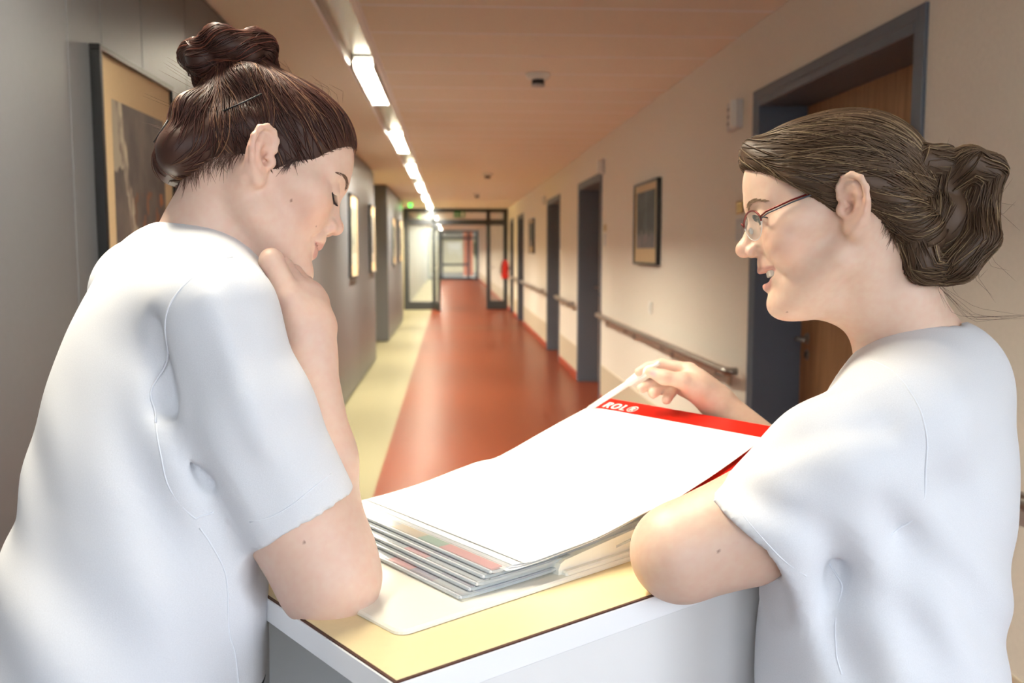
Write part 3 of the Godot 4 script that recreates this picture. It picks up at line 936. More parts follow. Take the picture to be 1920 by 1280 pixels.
func build_charts() -> void:
	var turn := Basis(Vector3.UP, deg_to_rad(2.5))
	var rack_frame := counter_frame * Transform3D(turn, Vector3(0.052, 0, -0.076))
	var rk := thing("chart_rack", "ivory plastic chart rack with raised side rail on the counter top", "rack", rack_frame.origin, rack_frame.basis)
	part("base_plate", prism_mesh(rounded_rect(Vector2(0, -0.43), Vector2(0.545, 0), 0.014), 0.0005, 0.0055, 0.0022), mats.ivory_plastic, rk)
	# the near side rail: a wedge that rises away from the front
	for far in 1:
		var z0 := -0.012 - far * 0.395
		var st := begin()
		var side := [Vector2(0.225, 0.004), Vector2(0.56, 0.004), Vector2(0.56, 0.052), Vector2(0.52, 0.05), Vector2(0.235, 0.021), Vector2(0.228, 0.018), Vector2(0.225, 0.012)]
		var front := []
		var back := []
		for q in side:
			front.append(Vector3(q.x, q.y, z0))
			back.append(Vector3(q.x, q.y, z0 - 0.014))
		for i in range(1, side.size() - 1):
			tri(st, front[0], front[i], front[i + 1])
			tri(st, back[0], back[i + 1], back[i])
		for i in side.size():
			var j := (i + 1) % side.size()
			quad(st, front[i], back[i], back[j], front[j])
		part("side_rail", done(st), mats.ivory_plastic, rk)
		part("rail_flange", box_mesh(Vector3(0.33, 0.008, 0.01), 0.002), mats.ivory_plastic, rk, Vector3(0.395, 0.006, z0 + 0.003))
	part("hinge_bar", box_mesh(Vector3(0.03, 0.03, 0.36), 0.004), mats.ivory_plastic, rk, Vector3(0.505, 0.02, -0.22))
	# clear files lying one on another
	var film: Material = mats.clear_film
	var names := ["lowest clear plastic chart file, sticking out farthest to the left", "second clear plastic chart file from the bottom of the stack", "third clear plastic chart file in the stack, grey edged", "fourth clear plastic chart file in the stack", "uppermost clear chart file with red, green and orange index strip"]
	for i in 5:
		var v0: float = [0.143, 0.158, 0.166, 0.178, 0.186][i]
		var y0 := 0.0075 + i * 0.0042
		var u0: float = [0.102, 0.106, 0.104, 0.108, 0.106][i]
		var prof := [[0.1, y0], [0.24, y0 + 0.001], [0.34, y0 + 0.006], [0.42, y0 + 0.015], [0.52, y0 + 0.03]]
		var t := thing("chart_file", names[i], "file", counter_frame.origin, counter_frame.basis, "stack of clear plastic chart files")
		part("plastic_sleeve", sheet_mesh(v0, 0.485, u0, 0.445, prof, 0.0032, 0.003), film, t)
		var inner := []
		for q in prof:
			inner.append([q[0], q[1] + 0.0006])
		part("paper", sheet_mesh(v0 + 0.024, 0.48, u0 + 0.006, 0.44, inner, 0.0018, 0.001), [mats.paper_grey, mats.print_grey, mats.paper_grey, mats.print_grey, mats.paper][i], t)
		var edge := PackedVector3Array([Vector3(v0 + 0.002, curve_at(prof, v0) + 0.0016, -u0 - 0.002), Vector3(v0 + 0.002, curve_at(prof, v0) + 0.0016, -0.443)])
		part("edge_bead", tube_mesh(edge, 0.0019, 8), mats.light_grey_plastic, t)
		# index strip along the left edge
		var stops := [0.0, 0.16, 0.30, 0.44, 0.62, 0.8, 1.0]
		var cols: Array = [[mats.print_grey, mats.print_violet, mats.print_red, mats.print_grey, mats.print_violet, mats.print_grey], [mats.print_violet, mats.print_grey, mats.print_grey, mats.print_grey, mats.print_green, mats.print_grey], [mats.print_grey, mats.print_grey, mats.print_red, mats.print_grey, mats.print_grey, mats.print_grey], [mats.print_grey, mats.print_violet, mats.print_grey, mats.print_grey, mats.print_grey, mats.print_violet], [mats.print_red, mats.print_red, mats.print_green, mats.brass, mats.print_grey, mats.print_violet]][i]
		for k in 6:
			var ua := lerpf(u0 + 0.008, 0.44, stops[k])
			var ub := lerpf(u0 + 0.008, 0.44, stops[k + 1])
			slab("index_strip", Vector3(v0 + 0.006, y0 + 0.0008, -ub), Vector3(v0 + 0.022, y0 + 0.0028, -ua), cols[k], t)
	# loose pages and the double ward chart that rises on to the red board
	var pm := mat("ward_chart_print", Color(1, 1, 1), 0.8)
	pm.albedo_texture = form_texture()
	var rise := [[0.19, 0.0300], [0.23, 0.0300], [0.27, 0.0325], [0.33, 0.0385], [0.385, 0.0480], [0.42, 0.0540], [0.437, 0.0545], [0.455, 0.0560], [0.50, 0.0685], [0.56, 0.0865], [0.62, 0.1050], [0.68, 0.1235]]
	var low := func(d: float) -> Array:
		var out := []
		for q in rise:
			out.append([q[0], q[1] - d * (1.0 if q[0] < 0.40 else 0.55)])
		return out
	var pg := "loose pages in the open chart"
	for k in 3:
		var t := thing("chart_page", ["lowest loose page under the open ward chart", "middle loose page under the open ward chart", "upper loose page under the open ward chart, edge just showing"][k], "page", counter_frame.origin, counter_frame.basis, pg)
		part("sheet", sheet_mesh(0.204 + k * 0.006, 0.648 + k * 0.001, 0.099 + 0.002 * k, 0.441, low.call(0.0045 - k * 0.0014), 0.0006, 0.003, 0.0004), [mats.paper, mats.paper_grey, mats.paper][k], t)
	var chart := thing("ward_chart", "open white ward chart with faint rules on the stack of files", "chart", counter_frame.origin, counter_frame.basis)
	part("double_sheet", sheet_mesh(0.226, 0.650, 0.095, 0.440, rise, 0.0007, 0.003, 0.0007), pm, chart)
	# red board under the right half
	var a := deg_to_rad(17.0)
	var slope := Basis(Vector3(0, 0, 1), a)
	var bt := counter_frame * Transform3D(slope, Vector3(0.448, 0.0435, -0.09))
	var rb := thing("red_chart_board", "bright red plastic chart cover raised behind the open pages", "cover", bt.origin, bt.basis)
	part("board", prism_mesh(rounded_rect(Vector2(0, -0.358), Vector2(0.262, 0.004), 0.012), 0.0, 0.0032, 0.0008), mats.red_plastic, rb)
	var txt := TextMesh.new()
	txt.text = "ROL®"
	var sf := SystemFont.new()
	sf.font_names = PackedStringArray(["Droid Sans"])
	sf.font_weight = 700
	txt.font = sf
	txt.font_size = 32
	txt.pixel_size = 0.00085
	txt.depth = 0.0004
	txt.curve_step = 1.0
	part("white_lettering", txt, mats.white_plastic, rb, Vector3(0.238, 0.0035, -0.302), Basis(Vector3(0, 0, 1), Vector3(1, 0, 0), Vector3(0, 1, 0)))
	# ballpoint pen in the right nurse's hand
	var tip := Vector3(0.2177, 1.1837, -1.5154)
	var top := Vector3(0.3188, 1.2786, -1.4073)
	var ax := (top - tip).normalized()
	var pen := thing("ballpoint_pen", "white ballpoint pen held over the chart by the right nurse", "pen", tip, Basis(Quaternion(Vector3.UP, ax)))
	var len := (top - tip).length()
	part("tip", lathe_mesh([[0.0042, 0.016], [0.0028, 0.008], [0.0011, 0.002], [0.0006, 0.0], [0.0, 0.0]], 14), mats.light_grey_plastic, pen)
	part("barrel", lathe_mesh([[0.0046, len * 0.60], [0.0048, len * 0.4], [0.0044, 0.016], [0.0, 0.016]], 16), mats.white_plastic, pen)
	part("grip_collar", lathe_mesh([[0.0, len * 0.93], [0.0042, len * 0.93], [0.0068, len * 0.88], [0.0074, len * 0.72], [0.0062, len * 0.61], [0.0046, len * 0.59]], 16), mats.white_plastic, pen)
	part("push_button", lathe_mesh([[0.0, len], [0.0030, len], [0.0034, len * 0.93], [0.0, len * 0.93]], 14), mats.white_plastic, pen)
	part("clip", box_mesh(Vector3(0.004, len * 0.22, 0.0016), 0.0005), mats.white_plastic, pen, Vector3(0, len * 0.86, 0.0088))


# ------------------------------------------------------------------ smooth solids: blended capsules and ellipsoids, meshed with surface nets
class Field:
	var T := PackedInt32Array()
	var A := PackedVector3Array()
	var B := PackedVector3Array()
	var IL := PackedFloat32Array()
	var RA := PackedFloat32Array()
	var RD := PackedFloat32Array()
	var K := PackedFloat32Array()
	var OP := PackedInt32Array()
	var M1: Array[Basis] = []
	var M2: Array[Basis] = []
	var folds := []
	var creases := []
	var cell := 0.003
	var verts := PackedVector3Array()
	var norms := PackedVector3Array()
	var idx := PackedInt32Array()
	var cells := {}
	var edges := PackedInt64Array()
	var lo := Vector3(1e9, 1e9, 1e9)
	var hi := Vector3(-1e9, -1e9, -1e9)
	var all := PackedInt32Array()

	func _add(t: int, a: Vector3, b: Vector3, il: float, ra: float, rd: float, k: float, op: int, m1: Basis, m2: Basis) -> void:
		all.append(T.size())
		T.append(t)
		A.append(a)
		B.append(b)
		IL.append(il)
		RA.append(ra)
		RD.append(rd)
		K.append(k)
		OP.append(op)
		M1.append(m1)
		M2.append(m2)

	func cap(a: Vector3, b: Vector3, ra: float, rb: float, k := 0.01, op := 1) -> void:
		var ba := b - a
		_add(0, a, ba, 1.0 / maxf(ba.length_squared(), 1e-12), ra, rb - ra, k, op, Basis(), Basis())
		if op > 0:
			for q in [[a, ra], [b, rb]]:
				lo = lo.min(q[0] - Vector3.ONE * q[1])
				hi = hi.max(q[0] + Vector3.ONE * q[1])

	func chain(pts: Array, radii: Array, k := 0.004, op := 1) -> void:
		for i in pts.size() - 1:
			cap(pts[i], pts[i + 1], radii[mini(i, radii.size() - 1)], radii[mini(i + 1, radii.size() - 1)], k, op)

	func ell(c: Vector3, basis: Basis, r: Vector3, k := 0.01, op := 1) -> void:
		var t := basis.transposed()
		_add(1, c, Vector3.ZERO, 0, 0, 0, k, op, Basis.from_scale(Vector3.ONE / r) * t, Basis.from_scale(Vector3.ONE / (r * r)) * t)
		if op > 0:
			var m := maxf(r.x, maxf(r.y, r.z))
			lo = lo.min(c - Vector3.ONE * m)
			hi = hi.max(c + Vector3.ONE * m)

	func cyl(a: Vector3, b: Vector3, r: float, k := 0.003, op := -1) -> void:
		var ba := b - a
		_add(2, a, ba.normalized(), ba.length(), r, 0, k, op, Basis(), Basis())

	func ev(p: Vector3, ids: PackedInt32Array) -> float:
		var d := 1000.0
		for i in ids:
			var e: float
			var t := T[i]
			if t == 0:
				var pa := p - A[i]
				var h := clampf(pa.dot(B[i]) * IL[i], 0.0, 1.0)
				e = (pa - B[i] * h).length() - RA[i] - RD[i] * h
			elif t == 1:
				var q := p - A[i]
				var k0 := (M1[i] * q).length()
				e = k0 * (k0 - 1.0) / maxf((M2[i] * q).length(), 1e-6)
			else:
				var q := p - A[i]
				var h := q.dot(B[i])
				e = maxf((q - B[i] * h).length() - RA[i], maxf(-h, h - IL[i]))
			var k := K[i]
			if OP[i] > 0:
				var g := maxf(k - absf(d - e), 0.0)
				d = minf(d, e) - g * g / (4.0 * k)
			else:
				e = -e
				var g := maxf(k - absf(d - e), 0.0)
				d = maxf(d, e) + g * g / (4.0 * k)
		for f in folds:
			# a soft crease: [centre, direction of the waves, wave length, amplitude, reach, phase]
			var q: Vector3 = p - f[0]
			var s: float = q.length_squared() / (f[4] * f[4])
			if s < 4.0:
				d += f[3] * sin(q.dot(f[1]) * TAU / f[2] + f[5]) * exp(-s * 1.5)
		for c in creases:
			# a soft valley (amount > 0) or ridge along a line: [from, along, 1 / length squared, amount, width squared]
			var q: Vector3 = p - c[0]
			q -= c[1] * clampf(q.dot(c[1]) * c[2], 0.0, 1.0)
			var s: float = q.length_squared() / c[4]
			if s < 6.0:
				d += c[3] * exp(-s)
		return d

	func crease(a: Vector3, b: Vector3, amount: float, width: float) -> void:
		var ba := b - a
		creases.append([a, ba, 1.0 / maxf(ba.length_squared(), 1e-12), amount, width * width])

	func one(i: int, p: Vector3) -> float:
		return ev(p, PackedInt32Array([i])) if OP[i] > 0 else 0.0

	func raw(i: int, p: Vector3) -> float:
		if T[i] == 0:
			var pa := p - A[i]
			var h := clampf(pa.dot(B[i]) * IL[i], 0.0, 1.0)
			return (pa - B[i] * h).length() - RA[i] - RD[i] * h
		if T[i] == 1:
			var q := p - A[i]
			var k0 := (M1[i] * q).length()
			return k0 * (k0 - 1.0) / maxf((M2[i] * q).length(), 1e-6)
		var q := p - A[i]
		var h := q.dot(B[i])
		return maxf((q - B[i] * h).length() - RA[i], maxf(-h, h - IL[i]))

	func grad(p: Vector3, e := 0.0015) -> Vector3:
		var ids := all
		var d := ev(p, ids)
		return Vector3(ev(p + Vector3(e, 0, 0), ids) - d, ev(p + Vector3(0, e, 0), ids) - d, ev(p + Vector3(0, 0, e), ids) - d) / e

	func stick(p: Vector3, off := 0.0, steps := 3) -> Vector3:
		for i in steps:
			var g := grad(p)
			var d := ev(p, all) - off
			p -= g * d / maxf(g.length_squared(), 0.2)
		return p

	func run() -> void:
		lo -= Vector3.ONE * (cell * 4 + 0.01)
		hi += Vector3.ONE * (cell * 4 + 0.01)
		var n := 4
		var span := maxf(hi.x - lo.x, maxf(hi.y - lo.y, hi.z - lo.z)) / cell
		while n < span:
			n *= 2
		_split(0, 0, 0, n, all)
		_quads()

	func _split(x: int, y: int, z: int, n: int, ids: PackedInt32Array) -> void:
		var base := lo + Vector3(x, y, z) * cell
		if base.x > hi.x or base.y > hi.y or base.z > hi.z:
			return
		var c := base + Vector3.ONE * (n * cell * 0.5)
		var rad := n * cell * 0.8661 * 1.25 + cell
		var d := ev(c, ids)
		if absf(d) > rad + 0.012:
			return
		var keep := PackedInt32Array()
		var least := 1000.0
		var dist := PackedFloat32Array()
		for i in ids:
			var e := raw(i, c)
			dist.append(e)
			if OP[i] > 0:
				least = minf(least, e)
		for j in ids.size():
			var i := ids[j]
			if OP[i] > 0:
				if dist[j] - rad <= least + rad + K[i] * 2.0 + 0.01:
					keep.append(i)
			elif dist[j] < rad * 2.0 + K[i] * 2.0 + 0.01:
				keep.append(i)
		if n > 4:
			var h := n / 2
			for k in 8:
				_split(x + (k & 1) * h, y + ((k >> 1) & 1) * h, z + (k >> 2) * h, h, keep)
			return
		var v := PackedFloat32Array()
		v.resize(125)
		var o := 0
		var lowest := 1e9
		var highest := -1e9
		for k in 5:
			for j in 5:
				for i in 5:
					var e := ev(base + Vector3(i, j, k) * cell, keep)
					v[o] = e
					lowest = minf(lowest, e)
					highest = maxf(highest, e)
					o += 1
		if lowest > 0.0 or highest < 0.0:
			return
		for k in 4:
			for j in 4:
				for i in 4:
					var q := i + 5 * j + 25 * k
					var v0 := v[q]
					var s0 := v0 < 0.0
					var x1 := v[q + 1]
					var y1 := v[q + 5]
					var z1 := v[q + 25]
					var key := (x + i) + (y + j) * 4096 + (z + k) * 16777216
					if s0 != (x1 < 0.0):
						edges.append(key * 8 + (1 if s0 else 0))
					if s0 != (y1 < 0.0):
						edges.append(key * 8 + 2 + (1 if s0 else 0))
					if s0 != (z1 < 0.0):
						edges.append(key * 8 + 4 + (1 if s0 else 0))
					var xy := v[q + 6]
					var xz := v[q + 26]
					var yz := v[q + 30]
					var xyz := v[q + 31]
					var cnt := int(s0) + int(x1 < 0.0) + int(y1 < 0.0) + int(z1 < 0.0) + int(xy < 0.0) + int(xz < 0.0) + int(yz < 0.0) + int(xyz < 0.0)
					if cnt == 0 or cnt == 8:
						continue
					var sum := Vector3.ZERO
					var m := 0
					if s0 != (x1 < 0.0):
						sum += Vector3(v0 / (v0 - x1), 0, 0)
						m += 1
					if s0 != (y1 < 0.0):
						sum += Vector3(0, v0 / (v0 - y1), 0)
						m += 1
					if s0 != (z1 < 0.0):
						sum += Vector3(0, 0, v0 / (v0 - z1))
						m += 1
					if (x1 < 0.0) != (xy < 0.0):
						sum += Vector3(1, x1 / (x1 - xy), 0)
						m += 1
					if (x1 < 0.0) != (xz < 0.0):
						sum += Vector3(1, 0, x1 / (x1 - xz))
						m += 1
					if (y1 < 0.0) != (xy < 0.0):
						sum += Vector3(y1 / (y1 - xy), 1, 0)
						m += 1
					if (y1 < 0.0) != (yz < 0.0):
						sum += Vector3(0, 1, y1 / (y1 - yz))
						m += 1
					if (z1 < 0.0) != (xz < 0.0):
						sum += Vector3(z1 / (z1 - xz), 0, 1)
						m += 1
					if (z1 < 0.0) != (yz < 0.0):
						sum += Vector3(0, z1 / (z1 - yz), 1)
						m += 1
					if (xy < 0.0) != (xyz < 0.0):
						sum += Vector3(1, 1, xy / (xy - xyz))
						m += 1
					if (xz < 0.0) != (xyz < 0.0):
						sum += Vector3(1, xz / (xz - xyz), 1)
						m += 1
					if (yz < 0.0) != (xyz < 0.0):
						sum += Vector3(yz / (yz - xyz), 1, 1)
						m += 1
					cells[key] = verts.size()
					verts.append(base + (Vector3(i, j, k) + sum / m) * cell)

	func _quads() -> void:
		norms.resize(verts.size())
		for e in edges:
			var key := e >> 3
			var axis := (e >> 1) & 3
			var s := (e & 1) == 1
			var u: int = [4096, 16777216, 1][axis]
			var w: int = [16777216, 1, 4096][axis]
			var a: int = cells.get(key - u - w, -1)
			var b: int = cells.get(key - w, -1)
			var c: int = cells.get(key, -1)
			var d: int = cells.get(key - u, -1)
			if a < 0 or b < 0 or c < 0 or d < 0:
				continue
			if not s:
				var sw := b
				b = d
				d = sw
			# outward order is a b c d; Godot's front faces run clockwise
			var nn := (verts[c] - verts[a]).cross(verts[d] - verts[b])
			for q in [a, b, c, d]:
				norms[q] += nn
			idx.append_array(PackedInt32Array([a, c, b, a, d, c]))
		for i in norms.size():
			norms[i] = norms[i].normalized()


func field_mesh(fields: Array, tint) -> ArrayMesh:
	var v := PackedVector3Array()
	var n := PackedVector3Array()
	var c := PackedColorArray()
	var ix := PackedInt32Array()
	for f in fields:
		var o := v.size()
		v.append_array(f.verts)
		n.append_array(f.norms)
		for i in f.idx:
			ix.append(i + o)
	if tint != null:
		c.resize(v.size())
		for i in v.size():
			c[i] = tint.call(v[i])
	var arr := []
	arr.resize(Mesh.ARRAY_MAX)
	arr[Mesh.ARRAY_VERTEX] = v
	arr[Mesh.ARRAY_NORMAL] = n
	if tint != null:
		arr[Mesh.ARRAY_COLOR] = c
	arr[Mesh.ARRAY_INDEX] = ix
	var m := ArrayMesh.new()
	m.add_surface_from_arrays(Mesh.PRIMITIVE_TRIANGLES, arr)
	return m


# ------------------------------------------------------------------ heads
func head_field(h: Transform3D, o: Dictionary) -> Field:
	var f := Field.new()
	f.cell = 0.0022
	var b := h.basis
	var chin: float = o.get("chin", 0.0)
	var nz: float = o.get("nose", 0.0)
	f.ell(h * Vector3(0, 0.043, -0.003), b, Vector3(0.0725, 0.080 - o.get("flat", 0.0), 0.093))
	f.ell(h * Vector3(0, 0.052, 0.043), b, Vector3(0.056, 0.050, 0.050), 0.03)
	f.ell(h * Vector3(0, -0.012, 0.038), b, Vector3(0.058, 0.060, 0.051), 0.03)
	f.ell(h * Vector3(0, -0.054, 0.042 + chin * 0.6), b, Vector3(0.041, 0.042, 0.043), 0.03)
	for s in [-1, 1]:
		f.cap(h * Vector3(s * 0.049, -0.050, 0.010), h * Vector3(s * 0.016, -0.085, 0.072 + chin), 0.017, 0.014, 0.025)
		f.ell(h * Vector3(s * 0.040, -0.014, 0.064), b, Vector3(0.022, 0.021, 0.018), 0.022)
		f.ell(h * Vector3(s * 0.052, 0.002, 0.044), b, Vector3(0.017, 0.016, 0.024), 0.022)
	f.ell(h * Vector3(0, -0.087, 0.078 + chin), b, Vector3(0.020, 0.016, 0.018), 0.015)
	f.ell(h * Vector3(0, -0.036, 0.077), b, Vector3(0.027, 0.017, 0.022), 0.014)
	for s in [-1, 1]:
		f.cap(h * Vector3(s * 0.043, 0.034, 0.068), h * Vector3(s * 0.008, 0.034, 0.0855), 0.009, 0.0105, 0.014)
		f.ell(h * Vector3(s * 0.033, 0.016, 0.0995), b, Vector3(0.018, 0.0105, 0.014), 0.014, -1)
		f.ell(h * Vector3(s * 0.0325, 0.0135, 0.0778), b, Vector3(0.0150, 0.0134, 0.0138), 0.006)
	# nose
	f.cap(h * Vector3(0, 0.024, 0.085), h * Vector3(0, -0.010, 0.108 + nz), 0.0066, 0.0085, 0.010)
	for s in [-1, 1]:
		f.cap(h * Vector3(0, 0.012, 0.082), h * Vector3(s * 0.010, -0.016, 0.091), 0.008, 0.008, 0.010)
	f.ell(h * Vector3(0, -0.0135, 0.1105 + nz), b, Vector3(0.0105, 0.0095, 0.0105), 0.007)
	for s in [-1, 1]:
		f.ell(h * Vector3(s * 0.0128, -0.0185, 0.099 + nz * 0.5), b, Vector3(0.0066, 0.0078, 0.0105), 0.005)
		f.ell(h * Vector3(s * 0.0072, -0.0255, 0.1035 + nz * 0.7), b, Vector3(0.0036, 0.0055, 0.0062), 0.002, -1)
	# mouth
	if o.smile:
		for s in [-1, 1]:
			f.cap(h * Vector3(0, -0.0430, 0.0955), h * Vector3(s * 0.0265, -0.0435, 0.0785), 0.0048, 0.003, 0.004)
			f.cap(h * Vector3(0, -0.0620, 0.0925), h * Vector3(s * 0.0245, -0.0480, 0.0785), 0.0056, 0.003, 0.005)
			f.ell(h * Vector3(s * 0.043, -0.018, 0.067), b, Vector3(0.020, 0.018, 0.016), 0.014)
			f.cap(h * Vector3(s * 0.0165, -0.020, 0.0965), h * Vector3(s * 0.0355, -0.052, 0.0805), 0.0022, 0.0022, 0.011, -1)
		f.ell(h * Vector3(0, -0.0520, 0.0960), b, Vector3(0.0205, 0.0062, 0.0125), 0.002, -1)
		for s in [-1, 1]:
			f.ell(h * Vector3(s * 0.014, -0.0485, 0.0900), b, Vector3(0.0115, 0.0046, 0.0125), 0.002, -1)
			f.cap(h * Vector3(s * 0.014, -0.0480, 0.0925), h * Vector3(s * 0.0275, -0.0440, 0.0825), 0.0030, 0.0016, 0.003, -1)
	else:
		for s in [-1, 1]:
			f.cap(h * Vector3(0, -0.0435, 0.0935), h * Vector3(s * 0.023, -0.0465, 0.0825), 0.0046, 0.003, 0.004)
			f.cap(h * Vector3(0, -0.0560, 0.0910), h * Vector3(s * 0.020, -0.0505, 0.0825), 0.0052, 0.003, 0.005)
			f.cap(h * Vector3(s * 0.017, -0.020, 0.0955), h * Vector3(s * 0.032, -0.046, 0.083), 0.0012, 0.0012, 0.008, -1)
			f.cap(h * Vector3(0, -0.0497, 0.0985), h * Vector3(s * 0.0255, -0.0475, 0.0865), 0.0011, 0.0011, 0.002, -1)
	# eye openings
	if o.open_eyes:
		for s in [-1, 1]:
			f.ell(h * Vector3(s * 0.0345, 0.0132, 0.0925), b * Basis(Vector3.BACK, s * 0.10), Vector3(0.0140, 0.0054, 0.0130), 0.0015, -1)
	# ears
	var ey: float = o.get("ear_up", 0.0)
	var tilt: float = o.get("ear_tilt", 0.0)
	for s in [-1, 1]:
		var back := Vector3(s * 0.42, 0, -0.907).normalized()
		var up := Vector3(s * 0.10, 0.98, -0.12).normalized()
		up = (up - back * up.dot(back)).normalized()
		var out: Vector3 = (back.cross(up) * -s).normalized()
		if out.x * s < 0:
			out = -out
		var turned := back * cos(tilt) - up * sin(tilt)
		up = up * cos(tilt) + back * sin(tilt)
		back = turned
		var c := Vector3(s * 0.0735, 0.002 + ey, -0.004)
		var q := func(bb: float, tt: float, nn: float) -> Vector3: return h * (c + back * bb + up * tt + out * nn)
		var eb := b * Basis(back, up, out)
		f.ell(q.call(0.010, 0.003, 0.0015), eb, Vector3(0.0170, 0.0280, 0.0062), 0.006)
		f.ell(q.call(0.009, 0.006, 0.0125), eb, Vector3(0.0125, 0.0195, 0.0085), 0.003, -1)
		f.ell(q.call(0.0030, -0.0025, 0.0050), eb, Vector3(0.0068, 0.0085, 0.0075), 0.003, -1)
		f.chain([q.call(0.002, 0.000, 0.003), q.call(-0.006, 0.010, 0.004), q.call(-0.006, 0.021, 0.004), q.call(0.001, 0.030, 0.005), q.call(0.011, 0.0325, 0.007), q.call(0.0205, 0.0275, 0.0085), q.call(0.0255, 0.0165, 0.0095), q.call(0.0250, 0.004, 0.009), q.call(0.0205, -0.0085, 0.007), q.call(0.0130, -0.0195, 0.005), q.call(0.006, -0.0255, 0.004)], [0.0024, 0.0029, 0.0031, 0.0032, 0.0033, 0.0034, 0.0034, 0.0033, 0.0032, 0.0040, 0.0052], 0.003)
		f.chain([q.call(0.0120, 0.0210, 0.0050), q.call(0.0155, 0.0100, 0.0065), q.call(0.0150, -0.002, 0.0065), q.call(0.0085, -0.0120, 0.0050)], [0.0020, 0.0026, 0.0028, 0.0026], 0.004)
		f.cap(q.call(0.0050, 0.0170, 0.0035), q.call(0.0140, 0.0110, 0.0055), 0.0018, 0.0024, 0.004)
		f.ell(q.call(-0.0065, -0.0040, 0.0040), eb, Vector3(0.0042, 0.0062, 0.0042), 0.005)
		f.ell(q.call(0.0035, -0.0250, 0.0025), eb, Vector3(0.0072, 0.0082, 0.0042), 0.004)
	# neck
	var nb: Vector3 = o.neck
	var nm := (h * Vector3(0, -0.045, -0.030)).lerp(nb, 0.45)
	f.cap(h * Vector3(0, -0.015, -0.028), nm, 0.053, 0.050, 0.03)
	f.cap(nm, nb, 0.050, 0.056, 0.02)
	f.cap(h * Vector3(0, -0.082, 0.042), nm + o.ahead * 0.016, 0.026, 0.044, 0.03)
	f.cap(nb, nb + (nb - nm).normalized() * 0.06, 0.056, 0.075, 0.04)
	for s in [-1, 1]:
		f.cap(h * Vector3(s * 0.058, -0.018, -0.016), nb + o.ahead * 0.045 - o.side * (s * -0.018) - Vector3(0, 0.03, 0), 0.013, 0.011, 0.022)
	return f


func skin_tint(h: Transform3D, base: Color, moles: Array, smile: bool, nails := []) -> Callable:
	var inv := h.affine_inverse()
	var nz := FastNoiseLite.new()
	nz.seed = 4
	nz.frequency = 1.0
	nz.fractal_octaves = 3
	return func(p: Vector3) -> Color:
		var q := inv * p
		var w := nz.get_noise_3dv(p * 90.0)
		var c := Color(base.r * (1.0 + 0.02 * w), base.g * (1.0 + 0.09 * w), base.b * (1.0 + 0.10 * w))
		var a := Vector3(absf(q.x), q.y, q.z)
		# blood tone of cheeks, nose tip, ears
		var pink := Color(base.r * 1.0, base.g * 0.80, base.b * 0.76)
		c = c.lerp(pink, 0.75 * exp(-a.distance_squared_to(Vector3(0.046, -0.020, 0.066)) / 0.0006))
		c = c.lerp(pink, 0.8 * exp(-a.distance_squared_to(Vector3(0, -0.016, 0.116)) / 0.0002))
		c = c.lerp(pink, 0.6 * exp(-a.distance_squared_to(Vector3(0.078, 0.005, -0.012)) / 0.0006))
		# lips
		if q.z > 0.070 and q.z < 0.112:
			var lw := a.x / 0.027
			if lw < 1.0:
				var mid := -0.0497 + (0.006 * lw * lw if smile else 0.003 * lw * lw)
				var up := 0.0092 * (1.0 - lw * lw) + 0.001
				var dn := 0.0125 * (1.0 - lw * lw) + 0.001
				if smile:
					up += 0.004
					dn += 0.006 * (1.0 - lw * lw)
				var dy := q.y - mid
				var t := smoothstep(0.0, 0.002, up - dy) * smoothstep(0.0, 0.0025, dy + dn)
				c = c.lerp(Color(0.50, 0.22, 0.19), 0.75 * t)
		for m in moles:
			var dd: float = p.distance_squared_to(m[0])
			c = c.lerp(Color(0.20, 0.09, 0.06), 0.85 * smoothstep(m[1] * m[1] * 1.2, m[1] * m[1] * 0.2, dd))
		for m in nails:
			c = c.lerp(Color(0.62, 0.44, 0.43), 0.8 * smoothstep(1.3, 0.6, p.distance_to(m[0]) / m[1]))
		return c


# ------------------------------------------------------------------ hair
func add_strand(v: PackedVector3Array, n: PackedVector3Array, c: PackedColorArray, ix: PackedInt32Array, pts: PackedVector3Array, ups: PackedVector3Array, r0: float, col: Color, col2: Color) -> void:
	var m := pts.size()
	var o := v.size()
	for i in m:
		var t := (pts[mini(i + 1, m - 1)] - pts[maxi(i - 1, 0)]).normalized()
		var u := ups[i]
		var w := t.cross(u).normalized()
		u = w.cross(t).normalized()
		var fr := float(i) / (m - 1)
		var r := r0 * minf(1.0, minf(0.35 + 4.0 * fr, 0.25 + 3.0 * (1.0 - fr)))
		for k in 3:
			var a := TAU * k / 3.0 + PI / 2.0
			var d := w * cos(a) + u * sin(a)
			v.append(pts[i] + d * r)
			n.append(d)
			c.append(col.lerp(col2, fr))
	for i in m - 1:
		for k in 3:
			var a := o + i * 3 + k
			var b := o + i * 3 + (k + 1) % 3
			ix.append_array(PackedInt32Array([a, b, a + 3, b, b + 3, a + 3]))


func arrays_mesh(v: PackedVector3Array, n: PackedVector3Array, c: PackedColorArray, ix: PackedInt32Array) -> ArrayMesh:
	var arr := []
	arr.resize(Mesh.ARRAY_MAX)
	arr[Mesh.ARRAY_VERTEX] = v
	arr[Mesh.ARRAY_NORMAL] = n
	arr[Mesh.ARRAY_COLOR] = c
	arr[Mesh.ARRAY_INDEX] = ix
	var m := ArrayMesh.new()
	m.add_surface_from_arrays(Mesh.PRIMITIVE_TRIANGLES, arr)
	return m


